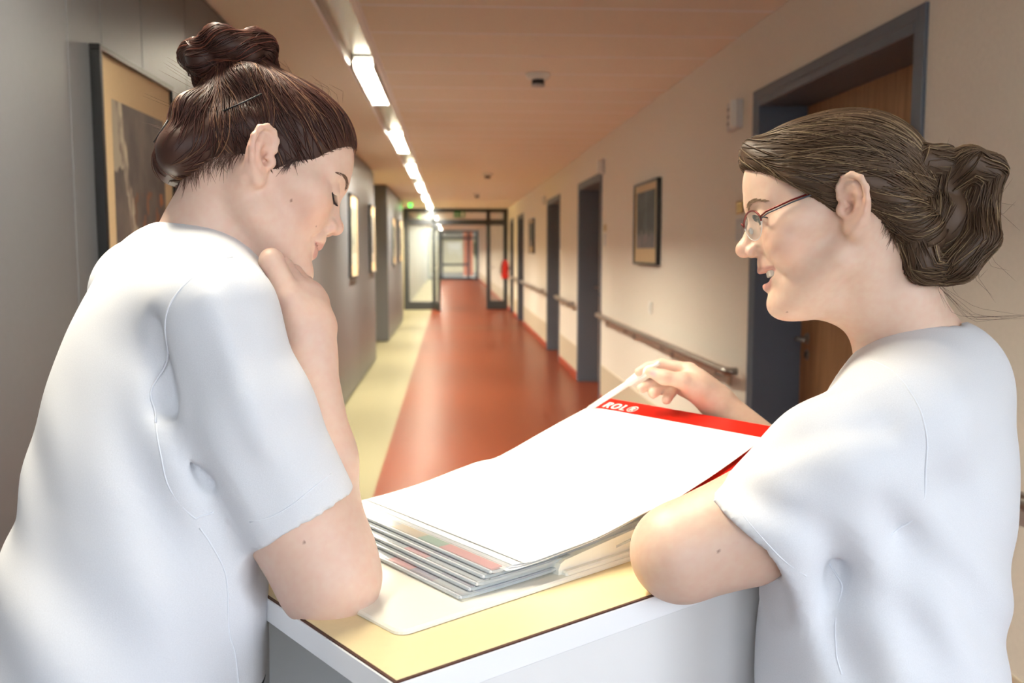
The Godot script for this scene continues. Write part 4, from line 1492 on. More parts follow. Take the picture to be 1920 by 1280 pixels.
func comb(f: Field, h: Transform3D, count: int, seed_: int, where: Callable, flow: Callable, cols: Array, steps: int, step: float, r0: float, lift: float) -> ArrayMesh:
	# strands that follow the hair's surface: start points from where(rng), direction from flow(local point, rng)
	var rg := RandomNumberGenerator.new()
	rg.seed = seed_
	var v := PackedVector3Array()
	var n := PackedVector3Array()
	var c := PackedColorArray()
	var ix := PackedInt32Array()
	var inv := h.affine_inverse()
	for i in count:
		var p: Vector3 = f.stick(h * (where.call(rg) as Vector3), 0.0, 6)
		if absf(f.ev(p, f.all)) > 0.002:
			continue
		var off := rg.randf() * lift
		var wob := Vector3(rg.randfn(), rg.randfn(), rg.randfn()) * 0.12
		var pts := PackedVector3Array()
		var ups := PackedVector3Array()
		var m := int(steps * rg.randf_range(0.5, 1.0))
		for s in m:
			var g := f.grad(p).normalized()
			pts.append(p + g * (off + lift * 0.6 * sin(PI * s / m)))
			ups.append(g)
			var dir: Vector3 = flow.call(inv * p)
			if dir == Vector3.ZERO:
				break
			var d := h.basis * dir + wob
			d = (d - g * d.dot(g)).normalized()
			p += d * step
			var e := f.ev(p, f.all)
			p -= f.grad(p).normalized() * e
		if pts.size() > 3:
			var col: Color = cols[0].lerp(cols[1], rg.randf())
			if rg.randf() < 0.16:
				col = col.lerp(cols[2], rg.randf_range(0.4, 1.0))
			add_strand(v, n, c, ix, pts, ups, r0 * rg.randf_range(0.6, 1.3), col, col * 0.9)
	return arrays_mesh(v, n, c, ix)


func wisps(h: Transform3D, list: Array, r0: float, col: Color) -> ArrayMesh:
	var v := PackedVector3Array()
	var n := PackedVector3Array()
	var c := PackedColorArray()
	var ix := PackedInt32Array()
	for w in list:
		var cu := Curve3D.new()
		for i in w.size():
			var a: Vector3 = w[maxi(i - 1, 0)]
			var b: Vector3 = w[mini(i + 1, w.size() - 1)]
			cu.add_point(w[i], (a - b) / 6.0, (b - a) / 6.0)
		var pts := PackedVector3Array()
		var ups := PackedVector3Array()
		for k in 13:
			pts.append(h * cu.sample_baked(cu.get_baked_length() * k / 12.0))
			ups.append(Vector3(0.1, 0.3, 0.9).normalized())
		add_strand(v, n, c, ix, pts, ups, r0, col, col)
	return arrays_mesh(v, n, c, ix)


func hairline(f: Field, h: Transform3D, line: Array, drift: Array, count: int, length: float, seed_: int, col: Color) -> ArrayMesh:
	# fine short hairs that cross the hairline and lie on the skin; drift: their direction at the ends of the line
	var rg := RandomNumberGenerator.new()
	rg.seed = seed_
	var v := PackedVector3Array()
	var n := PackedVector3Array()
	var c := PackedColorArray()
	var ix := PackedInt32Array()
	for i in count:
		var t := rg.randf() * (line.size() - 1)
		var k := mini(int(t), line.size() - 2)
		var p: Vector3 = line[k].lerp(line[k + 1], t - k)
		var d: Vector3 = drift[k].lerp(drift[k + 1], t - k).normalized()
		d = (d + Vector3(rg.randfn(), rg.randfn(), rg.randfn()) * 0.22).normalized()
		var bend := Vector3(rg.randfn(), rg.randfn(), rg.randfn()) * 0.3
		var l := length * rg.randf_range(0.4, 1.2)
		for s in [-1, 1]:
			var pts := PackedVector3Array()
			var ups := PackedVector3Array()
			for q in 7:
				var w := q / 6.0
				var x: Vector3 = p - d * 0.010 + (d * w + bend * w * w * 0.5) * (l + 0.010)
				x.x *= s
				var y := f.stick(h * x, 0.0007 + 0.0012 * (1.0 - w), 2)
				pts.append(y)
				ups.append(f.grad(y).normalized())
			add_strand(v, n, c, ix, pts, ups, 0.00026, col, col)
	return arrays_mesh(v, n, c, ix)


func seam(f: Field, pts: Array, r: float, off := 0.0006) -> ArrayMesh:
	var cu := Curve3D.new()
	for i in pts.size():
		var a: Vector3 = pts[maxi(i - 1, 0)]
		var b: Vector3 = pts[mini(i + 1, pts.size() - 1)]
		cu.add_point(pts[i], (a - b) / 6.0, (b - a) / 6.0)
	var out := PackedVector3Array()
	var m := int(cu.get_baked_length() / 0.008) + 3
	for k in m + 1:
		out.append(f.stick(cu.sample_baked(cu.get_baked_length() * k / m), off, 6))
	for turn in 3:
		var even := out.duplicate()
		for k in range(1, m):
			even[k] = (out[k - 1] + out[k] * 2.0 + out[k + 1]) * 0.25
		out = even
	return tube_mesh(out, r, 6)


func eyeball(gaze: Vector3, iris: Color) -> ArrayMesh:
	var st := begin(true)
	var g := facing(gaze)
	var rings := 26
	var sides := 24
	var P := func(i: int, k: int) -> Vector3:
		var a := PI * i / rings
		var b := TAU * k / sides
		return g * (Vector3(sin(a) * cos(b), sin(a) * sin(b), cos(a)) * 0.0122)
	var C := func(i: int) -> Color:
		var a := PI * i / rings
		if a < 0.20:
			return Color(0.01, 0.01, 0.01)
		if a < 0.50:
			return iris
		if a < 0.58:
			return iris * 0.4
		return Color(0.78, 0.74, 0.70)
	for i in rings:
		for k in sides:
			for q in [[i, k], [i + 1, k + 1], [i + 1, k], [i, k], [i, k + 1], [i + 1, k + 1]]:
				st.set_color(C.call(q[0]))
				st.add_vertex(P.call(q[0], q[1]))
	return done(st)


# ------------------------------------------------------------------ the two nurses
func person_root(label: String, at: Vector3) -> Node3D:
	var t := thing("person", label, "person", at)
	return t


func skin_part(called: String, mesh: Mesh, material: Material, root: Node3D) -> MeshInstance3D:
	return part(called, mesh, material, root, -root.position)


func legs_field(hip: Vector3, left: Vector3, ahead: Vector3) -> Array:
	var tr := Field.new()
	tr.cell = 0.012
	var sh := Field.new()
	sh.cell = 0.007
	tr.ell(hip + Vector3(0, -0.02, 0), Basis(left, Vector3.UP, ahead), Vector3(0.165, 0.13, 0.12))
	for s in [-1, 1]:
		var a: Vector3 = hip + left * (s * 0.085) + Vector3(0, -0.05, 0)
		var foot: Vector3 = Vector3(a.x, 0.06, a.z) + left * (s * 0.01)
		var knee: Vector3 = a.lerp(foot, 0.5) + ahead * 0.015
		tr.cap(a, knee, 0.088, 0.068, 0.03)
		tr.cap(knee, foot, 0.068, 0.056, 0.03)
		tr.cyl(foot + Vector3(0, -0.2, 0), foot + Vector3(0, 0.0, 0), 0.12, 0.004)
		sh.ell(Vector3(foot.x, 0.045, foot.z) + ahead * 0.045, Basis(left, Vector3.UP, ahead), Vector3(0.045, 0.042, 0.125))
		sh.cap(Vector3(foot.x, 0.06, foot.z), Vector3(foot.x, 0.12, foot.z), 0.04, 0.036, 0.02)
	sh.cyl(Vector3(hip.x, -0.3, hip.z), Vector3(hip.x, 0.004, hip.z), 0.6, 0.003)
	return [tr, sh]


func build_people() -> void:
	# ---------- left nurse: poses
	var hl := Transform3D(Basis(Vector3(-0.3347, -0.1785, -0.9253), Vector3(0.3395, 0.8931, -0.2951), Vector3(0.8791, -0.4129, -0.2383)).orthonormalized(), Vector3(-0.2287, 1.5335, -1.1436))
	var lleft := Vector3(-0.485, 0, -0.875).normalized()
	var lahead := Vector3(0.875, 0, -0.485).normalized()
	var ln := Vector3(-0.2932, 1.4359, -1.1505)
	var lsr := Vector3(-0.2425, 1.3808, -0.9807)
	var lsl := lsr + lleft * 0.32 + Vector3(0, 0.01, 0)
	var lhead := head_field(hl, {"smile": false, "open_eyes": false, "chin": 0.006, "nose": -0.006, "ear_up": 0.004, "ear_tilt": 0.22, "neck": ln, "ahead": lahead, "side": lleft})
	var larm := Field.new()
	larm.cell = 0.003
	var lelb := Vector3(-0.1302, 1.1071, -0.9669)
	var lfore := Vector3(-0.1302, 1.1319, -0.9743)
	var lwr := Vector3(-0.1560, 1.3334, -1.0409)
	larm.cap(lsr, lelb, 0.048, 0.046)
	larm.cap(Vector3(-0.1724, 1.1783, -0.9665), lelb, 0.050, 0.047, 0.03)
	larm.cap(lelb, lfore, 0.046, 0.043, 0.02)
	larm.cap(lfore, Vector3(-0.1425, 1.2260, -1.0044), 0.042, 0.036, 0.012)
	larm.cap(Vector3(-0.1425, 1.2260, -1.0044), lwr, 0.037, 0.0265, 0.02)
	# hand under the chin
	larm.cap(lwr, Vector3(-0.1577, 1.3660, -1.0493), 0.0265, 0.030, 0.015)
	larm.cap(Vector3(-0.1609, 1.3651, -1.0393), Vector3(-0.1757, 1.3975, -1.0384), 0.022, 0.0155, 0.012)
	larm.cap(Vector3(-0.1589, 1.3642, -1.0492), Vector3(-0.1673, 1.4038, -1.0556), 0.022, 0.0155, 0.012)
	larm.cap(Vector3(-0.1556, 1.3634, -1.0589), Vector3(-0.1590, 1.4019, -1.0710), 0.022, 0.0150, 0.012)
	larm.cap(Vector3(-0.1547, 1.3626, -1.0689), Vector3(-0.1538, 1.3915, -1.0837), 0.021, 0.0145, 0.012)
	larm.chain([Vector3(-0.1757, 1.3975, -1.0384), Vector3(-0.1974, 1.4395, -1.0489), Vector3(-0.2091, 1.4273, -1.0687), Vector3(-0.2043, 1.4077, -1.0785)], [0.0140, 0.0128, 0.0105, 0.0088], 0.005)
	larm.chain([Vector3(-0.1673, 1.4038, -1.0556), Vector3(-0.1902, 1.4307, -1.0758), Vector3(-0.2066, 1.4133, -1.0913), Vector3(-0.1950, 1.3977, -1.0850)], [0.0135, 0.0120, 0.0100, 0.0085], 0.004)
	larm.chain([Vector3(-0.1590, 1.4019, -1.0710), Vector3(-0.1818, 1.4230, -1.0967), Vector3(-0.1986, 1.4035, -1.1059), Vector3(-0.1852, 1.3883, -1.0975)], [0.0125, 0.0112, 0.0095, 0.0082], 0.004)
	larm.chain([Vector3(-0.1538, 1.3915, -1.0837), Vector3(-0.1709, 1.4114, -1.1109), Vector3(-0.1861, 1.3935, -1.1182), Vector3(-0.1748, 1.3802, -1.1081)], [0.0115, 0.0100, 0.0086, 0.0075], 0.004)
	larm.chain([Vector3(-0.1653, 1.3485, -1.0581), Vector3(-0.1936, 1.3644, -1.0867), Vector3(-0.2149, 1.3787, -1.1046), Vector3(-0.2262, 1.3945, -1.1018)], [0.0160, 0.0130, 0.0110, 0.0092], 0.006)
	# far arm, resting on the counter
	var lelb2 := lsl + lahead * 0.10 + Vector3(0, -0.27, 0)
	var lwr2 := Vector3(-0.36, 1.125, -1.27)
	larm.cap(lsl, lelb2, 0.048, 0.042, 0.01)
	larm.cap(lelb2, lwr2, 0.042, 0.027, 0.02)
	hand_flat(larm, lwr2, (lwr2 - lelb2).normalized(), Vector3.UP, -1)
	var lt := Field.new()
	lt.cell = 0.005
	left_tunic(lt, lsr, lsl, ln, lleft, lahead, lelb2)
	var llegs := legs_field(Vector3(-0.3608, 0.9638, -1.0133) + Vector3(0, -0.02, 0), lleft, lahead)
	var lhair := left_hair(hl)
	var lbun := left_bun(hl)
	# ---------- right nurse: poses
	var hr := Transform3D(Basis(Vector3(-0.3095, 0.0415, 0.95), Vector3(-0.2023, 0.9733, -0.1085), Vector3(-0.9291, -0.2257, -0.2928)).orthonormalized(), Vector3(0.4501, 1.4891, -1.0685))
	var rleft := Vector3(-0.485, 0, 0.875).normalized()
	var rahead := Vector3(-0.875, 0, -0.485).normalized()
	var rn := Vector3(0.5578, 1.3227, -1.0889)
	var rsl := Vector3(0.4807, 1.2652, -0.9574)
	var rsr := rsl - rleft * 0.32 + Vector3(0, 0.01, 0)
	var rhead := head_field(hr, {"smile": true, "open_eyes": true, "flat": 0.007, "chin": 0.002, "nose": 0.0, "ear_up": 0.004, "ear_tilt": 0.12, "neck": rn, "ahead": rahead, "side": rleft})
	var rarm := Field.new()
	rarm.cell = 0.003
	var relb := Vector3(0.2426, 1.1265, -0.9645)
	rarm.cap(rsl, relb, 0.050, 0.0455)
	rarm.cap(Vector3(0.3129, 1.1444, -0.9516), Vector3(0.2501, 1.1270, -0.9641), 0.050, 0.046, 0.03)
	rarm.cap(relb, Vector3(0.372, 1.128, -1.150), 0.043, 0.027, 0.02)
	hand_flat(rarm, Vector3(0.372, 1.128, -1.150), (Vector3(0.372, 1.128, -1.150) - relb).normalized(), Vector3.UP, 1)
	# the hand that holds the pen
	var rwr := Vector3(0.4052, 1.2198, -1.3959)
	var relb2 := Vector3(0.5684, 1.0678, -1.3352)
	rarm.cap(rsr, relb2, 0.048, 0.042, 0.01)
	rarm.cap(relb2, rwr, 0.042, 0.0245, 0.02)
	rarm.cap(rwr, Vector3(0.3743, 1.2448, -1.3974), 0.0245, 0.024, 0.015)
	rarm.cap(Vector3(0.3849, 1.2399, -1.3962), Vector3(0.3667, 1.2665, -1.4080), 0.0200, 0.0125, 0.012)
	rarm.cap(Vector3(0.3884, 1.2363, -1.4087), Vector3(0.3647, 1.2559, -1.4192), 0.0200, 0.0125, 0.012)
	rarm.cap(Vector3(0.3927, 1.2307, -1.4179), Vector3(0.3638, 1.2438, -1.4281), 0.0190, 0.0120, 0.012)
	rarm.cap(Vector3(0.3940, 1.2258, -1.4224), Vector3(0.3636, 1.2329, -1.4331), 0.0170, 0.0110, 0.012)
	rarm.chain([Vector3(0.3659, 1.2682, -1.4082), Vector3(0.3266, 1.2737, -1.4265), Vector3(0.3056, 1.2684, -1.4303), Vector3(0.2917, 1.2621, -1.4276)], [0.0105, 0.0092, 0.0080, 0.0072], 0.004)
	rarm.chain([Vector3(0.3647, 1.2559, -1.4192), Vector3(0.3354, 1.2534, -1.4340), Vector3(0.3121, 1.2443, -1.4276), Vector3(0.2946, 1.2372, -1.4200)], [0.0105, 0.0094, 0.0085, 0.0078], 0.003)
	rarm.chain([Vector3(0.3638, 1.2438, -1.4281), Vector3(0.3487, 1.2440, -1.4392), Vector3(0.3270, 1.2369, -1.4259), Vector3(0.3117, 1.2306, -1.4132)], [0.0100, 0.0090, 0.0085, 0.0082], 0.003)
	rarm.chain([Vector3(0.3636, 1.2329, -1.4331), Vector3(0.3561, 1.2386, -1.4412), Vector3(0.3413, 1.2299, -1.4212), Vector3(0.3306, 1.2218, -1.4040)], [0.0092, 0.0084, 0.0080, 0.0078], 0.003)
	rarm.chain([Vector3(0.3781, 1.2409, -1.3897), Vector3(0.3505, 1.2540, -1.3857), Vector3(0.3227, 1.2586, -1.3900), Vector3(0.3040, 1.2658, -1.3990)], [0.0165, 0.0118, 0.0104, 0.0088], 0.008)
	var rt := Field.new()
	rt.cell = 0.005
	right_tunic(rt, rsl, rsr, rn, rleft, rahead, relb2)
	var rlegs := legs_field(Vector3(0.4879, 0.9449, -0.9962) + Vector3(0, -0.02, 0), rleft, rahead)
	var rhair := right_hair(hr)
	var rbun := right_bun(hr)
	# ---------- mesh everything, on all cores
	var jobs: Array = [lhead, larm, lt, rhead, rarm, rt, lhair, lbun, rhair, rbun, llegs[0], llegs[1], rlegs[0], rlegs[1]]
	var ids := []
	for j in jobs:
		ids.append(WorkerThreadPool.add_task(j.run))
	for i in ids:
		WorkerThreadPool.wait_for_task_completion(i)
	# ---------- left nurse: parts
	var L := person_root("nurse on the left in white tunic, dark red bun, chin on her fist, looking down", Vector3(-0.40, 0, -1.05))
	var lskin := Color(0.69, 0.47, 0.365)
	var lm := [[Vector3(-0.1810, 1.5055, -1.0845), 0.0026], [Vector3(-0.1571, 1.4785, -1.1105), 0.0014], [Vector3(-0.1846, 1.4982, -1.0840), 0.001], [Vector3(-0.2323, 1.4440, -1.0718), 0.0012], [Vector3(-0.1492, 1.1613, -0.9281), 0.0016], [Vector3(-0.1257, 1.1586, -0.9263), 0.0016], [Vector3(-0.1636, 1.1064, -0.9338), 0.0018]]
	for m in lm:
		m[0] = (lhead if m[0].y > 1.2 else larm).stick(m[0], 0.0, 6)
	skin_part("body", field_mesh([lhead, larm], skin_tint(hl, lskin, lm, false)), mats.skin, L)
	var tun := skin_part("tunic", field_mesh([lt], null), mats.white_cotton, L)
	tun.set_meta("label", "white short-sleeved nurse tunic")
	left_seams(lt, L, tun, lsr)
	neckband(lt, ln, lahead, lleft, tun)
	var lining := PackedVector3Array()
	for q in [Vector3(-0.2865, 1.4550, -1.1167), Vector3(-0.2752, 1.4524, -1.1006), Vector3(-0.2654, 1.4476, -1.0894), Vector3(-0.2545, 1.4416, -1.0781), Vector3(-0.2462, 1.4345, -1.0718)]:
		lining.append(lhead.stick(q, 0.003, 5))
	part("blue_lining", tube_mesh(lining, 0.0062, 8), mats.blue_lining, tun)
	skin_part("trousers", field_mesh([llegs[0]], null), mats.white_cotton, L)
	skin_part("shoes", field_mesh([llegs[1]], null), mats.shoe_white, L)
	var rh := [Color(0.045, 0.020, 0.015), Color(0.095, 0.035, 0.025), Color(0.30, 0.15, 0.08)]
	var hair := skin_part("hair", field_mesh([lhair, lbun], func(_p): return Color(0.055, 0.024, 0.017)), mats.hair, L)
	left_strands(hl, lhair, lbun, hair, rh)
	part("hairline", hairline(lhead, hl, [Vector3(0, 0.090, 0.080), Vector3(0.030, 0.088, 0.072), Vector3(0.052, 0.072, 0.052), Vector3(0.062, 0.047, 0.036), Vector3(0.068, 0.022, 0.027), Vector3(0.070, 0.008, 0.018)], [Vector3(0.2, -0.2, 1), Vector3(0.4, -0.6, 0.6), Vector3(0.2, -0.9, 0.4), Vector3(0.1, -1, 0.3), Vector3(0, -1, 0.2), Vector3(0, -1, -0.1)], 260, 0.012, 51, Color(0.07, 0.035, 0.025)), mats.hair, hair).set_meta("kind", "stuff")
	part("nape_hairs", hairline(lhead, hl, [Vector3(0.066, 0.004, -0.030), Vector3(0.058, -0.012, -0.050), Vector3(0.040, -0.028, -0.070), Vector3(0.015, -0.034, -0.080)], [Vector3(-0.1, -1, -0.1), Vector3(-0.2, -1, 0.0), Vector3(-0.2, -1, 0.2), Vector3(-0.2, -1, 0.2)], 190, 0.020, 52, Color(0.13, 0.065, 0.045)), mats.hair, hair).set_meta("kind", "stuff")
	left_face(hl, lhead, L)
	# ---------- right nurse: parts
	var R := person_root("nurse on the right in white tunic and glasses, brown bun, smiling and holding a pen", Vector3(0.52, 0, -1.05))
	var rskin := Color(0.69, 0.475, 0.36)
	var rm := [[Vector3(0.2616, 1.1781, -0.9230), 0.0018], [Vector3(0.2503, 1.1578, -0.9167), 0.0022], [Vector3(0.2371, 1.1415, -0.9160), 0.0014], [Vector3(0.2691, 1.1469, -0.9044), 0.0016], [Vector3(0.2734, 1.1734, -0.9117), 0.001], [Vector3(0.3743, 1.4601, -1.0236), 0.0018], [Vector3(0.4241, 1.4564, -1.0099), 0.0013], [Vector3(0.3979, 1.4417, -1.0203), 0.001], [Vector3(0.4045, 1.4112, -1.0270), 0.0012], [Vector3(0.3881, 1.3800, -1.0552), 0.0014]]
	for m in rm:
		m[0] = (rhead if m[0].y > 1.25 else rarm).stick(m[0], 0.0, 6)
	skin_part("body", field_mesh([rhead, rarm], skin_tint(hr, rskin, rm, true, [[rarm.stick(Vector3(0.3032, 1.2661, -1.3839), 0.0, 6), 0.0058]])), mats.skin, R)
	var tun2 := skin_part("tunic", field_mesh([rt], null), mats.white_cotton, R)
	tun2.set_meta("label", "white short-sleeved nurse tunic")
	right_seams(rt, R, tun2)
	neckband(rt, rn, rahead, rleft, tun2)
	skin_part("trousers", field_mesh([rlegs[0]], null), mats.white_cotton, R)
	skin_part("shoes", field_mesh([rlegs[1]], null), mats.shoe_white, R)
	var bh := [Color(0.070, 0.040, 0.022), Color(0.135, 0.080, 0.045), Color(0.32, 0.22, 0.12)]
	var hair2 := skin_part("hair", field_mesh([rhair, rbun], func(_p): return Color(0.085, 0.050, 0.028)), mats.hair, R)
	right_strands(hr, rhair, rbun, hair2, bh)
	part("hairline", hairline(rhead, hr, [Vector3(0, 0.0875, 0.090), Vector3(0.028, 0.078, 0.078), Vector3(0.055, 0.054, 0.048), Vector3(0.066, 0.032, 0.022), Vector3(0.070, 0.016, 0.008)], [Vector3(0.4, -0.3, 0.5), Vector3(0.5, -0.6, 0.0), Vector3(0.3, -0.8, -0.4), Vector3(0.1, -0.9, -0.5), Vector3(0, -1, -0.3)], 220, 0.009, 53, Color(0.12, 0.072, 0.042)), mats.hair, hair2).set_meta("kind", "stuff")
	part("nape_hairs", hairline(rhead, hr, [Vector3(0.062, -0.015, -0.042), Vector3(0.055, -0.040, -0.056), Vector3(0.030, -0.066, -0.076)], [Vector3(-0.1, -1, -0.5), Vector3(-0.2, -1, -0.4), Vector3(-0.2, -1, -0.2)], 120, 0.022, 54, Color(0.12, 0.072, 0.042)), mats.hair, hair2).set_meta("kind", "stuff")
	right_face(hr, rhead, R)
	glasses(hr)


func hand_flat(f: Field, w: Vector3, along: Vector3, up: Vector3, s: int) -> void:
	# a relaxed hand lying palm down: palm, four fingers, thumb; s is the thumb's side
	var side := along.cross(up).normalized() * s
	up = side.cross(along).normalized() * s
	for k in 4:
		var o := 0.026 - 0.0175 * k
		var a := w + along * 0.02 + side * o * 0.5
		var b := w + along * (0.083 - 0.004 * absf(k - 1.0)) + side * o
		f.cap(a, b, 0.017, 0.0115, 0.012)
		var l: float = [0.072, 0.080, 0.074, 0.058][k]
		f.chain([b, b + along * l * 0.45 - up * 0.004, b + along * l * 0.75 - up * 0.012, b + along * l * 0.95 - up * 0.022], [0.0105, 0.0095, 0.0088, 0.0078], 0.004)
	f.chain([w + along * 0.02 + side * 0.02, w + along * 0.05 + side * 0.042 - up * 0.006, w + along * 0.08 + side * 0.052 - up * 0.010, w + along * 0.10 + side * 0.052 - up * 0.014], [0.016, 0.0125, 0.0108, 0.009], 0.008)


func left_tunic(f: Field, sr: Vector3, sl: Vector3, n: Vector3, left: Vector3, ahead: Vector3, far_elbow: Vector3) -> void:
	var hem := Vector3(-0.1564, 1.1758, -0.9622)
	var mid := Vector3(-0.2068, 1.2831, -0.9659)
	var lean := (Vector3(-0.2981, 1.4187, -1.1240) - Vector3(-0.3369, 1.1161, -1.0266)).normalized()
	var tb := Basis(left, (lean - left * lean.dot(left)).normalized(), left.cross((lean - left * lean.dot(left)).normalized()))
	# sleeves
	f.cap(sr, mid, 0.060, 0.064, 0.02)
	f.cap(mid, hem + (hem - mid).normalized() * 0.02, 0.064, 0.060, 0.02)
	var fm := sl.lerp(far_elbow, 0.72)
	f.cap(sl, fm, 0.066, 0.062, 0.02)
	# open cuffs
	var d := (hem - mid).normalized()
	f.cyl(hem, hem + d * 0.12, 0.12, 0.002)
	f.cyl(hem - d * 0.010, hem + d * 0.05, 0.0505, 0.002)
	var d2 := (fm - sl).normalized()
	f.cyl(fm, fm + d2 * 0.12, 0.10, 0.002)
	f.cyl(fm - d2 * 0.012, fm + d2 * 0.05, 0.052, 0.002)
	f.ell(Vector3(-0.3246, 1.2803, -1.0972), tb, Vector3(0.165, 0.20, 0.128), 0.02)
	f.ell(Vector3(-0.3462, 1.1145, -1.0321), tb, Vector3(0.150, 0.20, 0.124), 0.08)
	f.ell(Vector3(-0.3609, 0.9462, -1.0116), Basis(left, Vector3.UP, ahead), Vector3(0.180, 0.20, 0.150), 0.08)
	# yoke and shoulders
	f.cap(sr.lerp(sl, 0.2), sl.lerp(sr, 0.16), 0.060, 0.068, 0.05)
	f.cap(n - ahead * 0.03 + Vector3(0, -0.03, 0), sr + Vector3(0, 0.004, 0), 0.062, 0.050, 0.04)
	f.cap(n - ahead * 0.03 + Vector3(0, -0.03, 0), sl + Vector3(0, 0.004, 0), 0.066, 0.055, 0.04)
	f.ell(n + ahead * 0.05 - Vector3(0, 0.18, 0) + left * 0.02, tb, Vector3(0.12, 0.10, 0.075), 0.05)
	# collar: cut the neck opening, then a soft stand round it
	var axis := (n - (n - ahead * 0.05 - Vector3(0, 0.1, 0))).normalized()
	f.cap(n - axis * 0.035 - ahead * 0.004, n + axis * 0.25, 0.062, 0.075, 0.006, -1)
	var ring := []
	for k in 13:
		var a := TAU * k / 12.0
		ring.append(n - axis * (0.012 - 0.018 * cos(a)) - ahead * (0.068 * cos(a) + 0.004) + left * 0.064 * sin(a))
	# folds: at the armhole, under the arm, along the sleeve
	f.crease(Vector3(-0.2868, 1.3759, -0.9479), Vector3(-0.2804, 1.2966, -0.9398), 0.010, 0.014)
	f.crease(Vector3(-0.2804, 1.2966, -0.9398), Vector3(-0.2589, 1.1907, -0.9381), 0.008, 0.016)
	f.crease(Vector3(-0.2711, 1.3548, -0.9448), Vector3(-0.2607, 1.2930, -0.9281), -0.006, 0.012)
	f.crease(Vector3(-0.2638, 1.2437, -0.9335), Vector3(-0.2401, 1.2226, -0.9299), 0.008, 0.012)
	f.crease(Vector3(-0.2742, 1.2755, -0.9373), Vector3(-0.2478, 1.2596, -0.9340), -0.005, 0.010)
	f.crease(Vector3(-0.2287, 1.4039, -0.9166), Vector3(-0.1763, 1.2526, -0.8884), -0.004, 0.016)
	f.crease(Vector3(-0.2081, 1.4142, -0.9163), Vector3(-0.1457, 1.2830, -0.8894), 0.003, 0.016)
	f.crease(Vector3(-0.2564, 1.1690, -0.9459), Vector3(-0.2243, 1.0350, -0.9409), 0.004, 0.034)
	f.crease(Vector3(-0.2634, 1.1798, -0.9474), Vector3(-0.3193, 1.0664, -0.9401), 0.006, 0.025)
	f.crease(Vector3(-0.2969, 1.1852, -0.9502), Vector3(-0.3359, 1.0123, -0.9359), -0.006, 0.030)
	f.crease(Vector3(-0.2345, 1.1552, -0.9532), Vector3(-0.2102, 1.0031, -0.9469), -0.006, 0.030)
	f.crease(Vector3(-0.4497, 1.1144, -1.0036), Vector3(-0.3192, 1.0826, -0.9416), 0.007, 0.025)
	f.crease(Vector3(-0.4616, 1.0462, -0.9977), Vector3(-0.3520, 1.0394, -0.9396), -0.007, 0.022)
	f.folds = [[Vector3(-0.2506, 1.2152, -0.9601), Vector3(0.9, 0.35, 0).normalized(), 0.06, 0.006, 0.10, 0.0], [Vector3(-0.3517, 1.0934, -0.9448), Vector3(0.75, 0.65, 0).normalized(), 0.11, 0.006, 0.16, 0.6], [Vector3(-0.2341, 1.0989, -0.9678), Vector3(0.95, -0.2, 0).normalized(), 0.10, 0.003, 0.12, 1.2], [Vector3(-0.1778, 1.3323, -0.9063), Vector3(0.9, 0.3, 0).normalized(), 0.09, 0.003, 0.12, 0.4], [Vector3(-0.4324, 1.1486, -1.0058), Vector3(0.6, 0.8, 0).normalized(), 0.09, 0.005, 0.12, 2.0]]


func neckband(f: Field, n: Vector3, ahead: Vector3, left: Vector3, tun: MeshInstance3D) -> void:
	var axis := (ahead * 0.05 + Vector3(0, 0.1, 0)).normalized()
	var ring := []
	for k in 17:
		var a := TAU * k / 16.0
		ring.append(n + axis * 0.02 - ahead * (0.070 * cos(a) + 0.004) + left * 0.070 * sin(a))
	part("neckband", seam(f, ring, 0.0030, 0.0), mats.white_cotton, tun)


func left_seams(f: Field, root: Node3D, tun: MeshInstance3D, sr: Vector3) -> void:
	var m: Material = mats.cotton_thread
	var o := -root.position
	var put := func(mesh: Mesh) -> void:
		var p := part("seam", mesh, m, tun)
		p.position = Vector3.ZERO
	put.call(seam(f, [Vector3(-0.2249, 1.4354, -0.9698), Vector3(-0.2452, 1.4212, -0.9395), Vector3(-0.2717, 1.3982, -0.9290), Vector3(-0.2859, 1.3620, -0.9264), Vector3(-0.2930, 1.3192, -0.9327), Vector3(-0.2944, 1.2755, -0.9386)], 0.0011, 0.0002))
	put.call(seam(f, [Vector3(-0.2689, 1.1769, -0.9676), Vector3(-0.2726, 1.1135, -0.9617), Vector3(-0.2786, 1.0473, -0.9557), Vector3(-0.2811, 0.9921, -0.9505)], 0.0009, 0.0))
	put.call(seam(f, [Vector3(-0.2944, 1.2755, -0.9386), Vector3(-0.2802, 1.2148, -0.9419), Vector3(-0.2661, 1.1797, -0.9577), Vector3(-0.2318, 1.1988, -0.9472)], 0.0009, 0.0))
	put.call(seam(f, [Vector3(-0.2004, 1.1849, -0.8985), Vector3(-0.1761, 1.1915, -0.8925), Vector3(-0.1470, 1.2082, -0.8872), Vector3(-0.1210, 1.2258, -0.8923), Vector3(-0.1074, 1.2331, -0.9223)], 0.0008, 0.0))


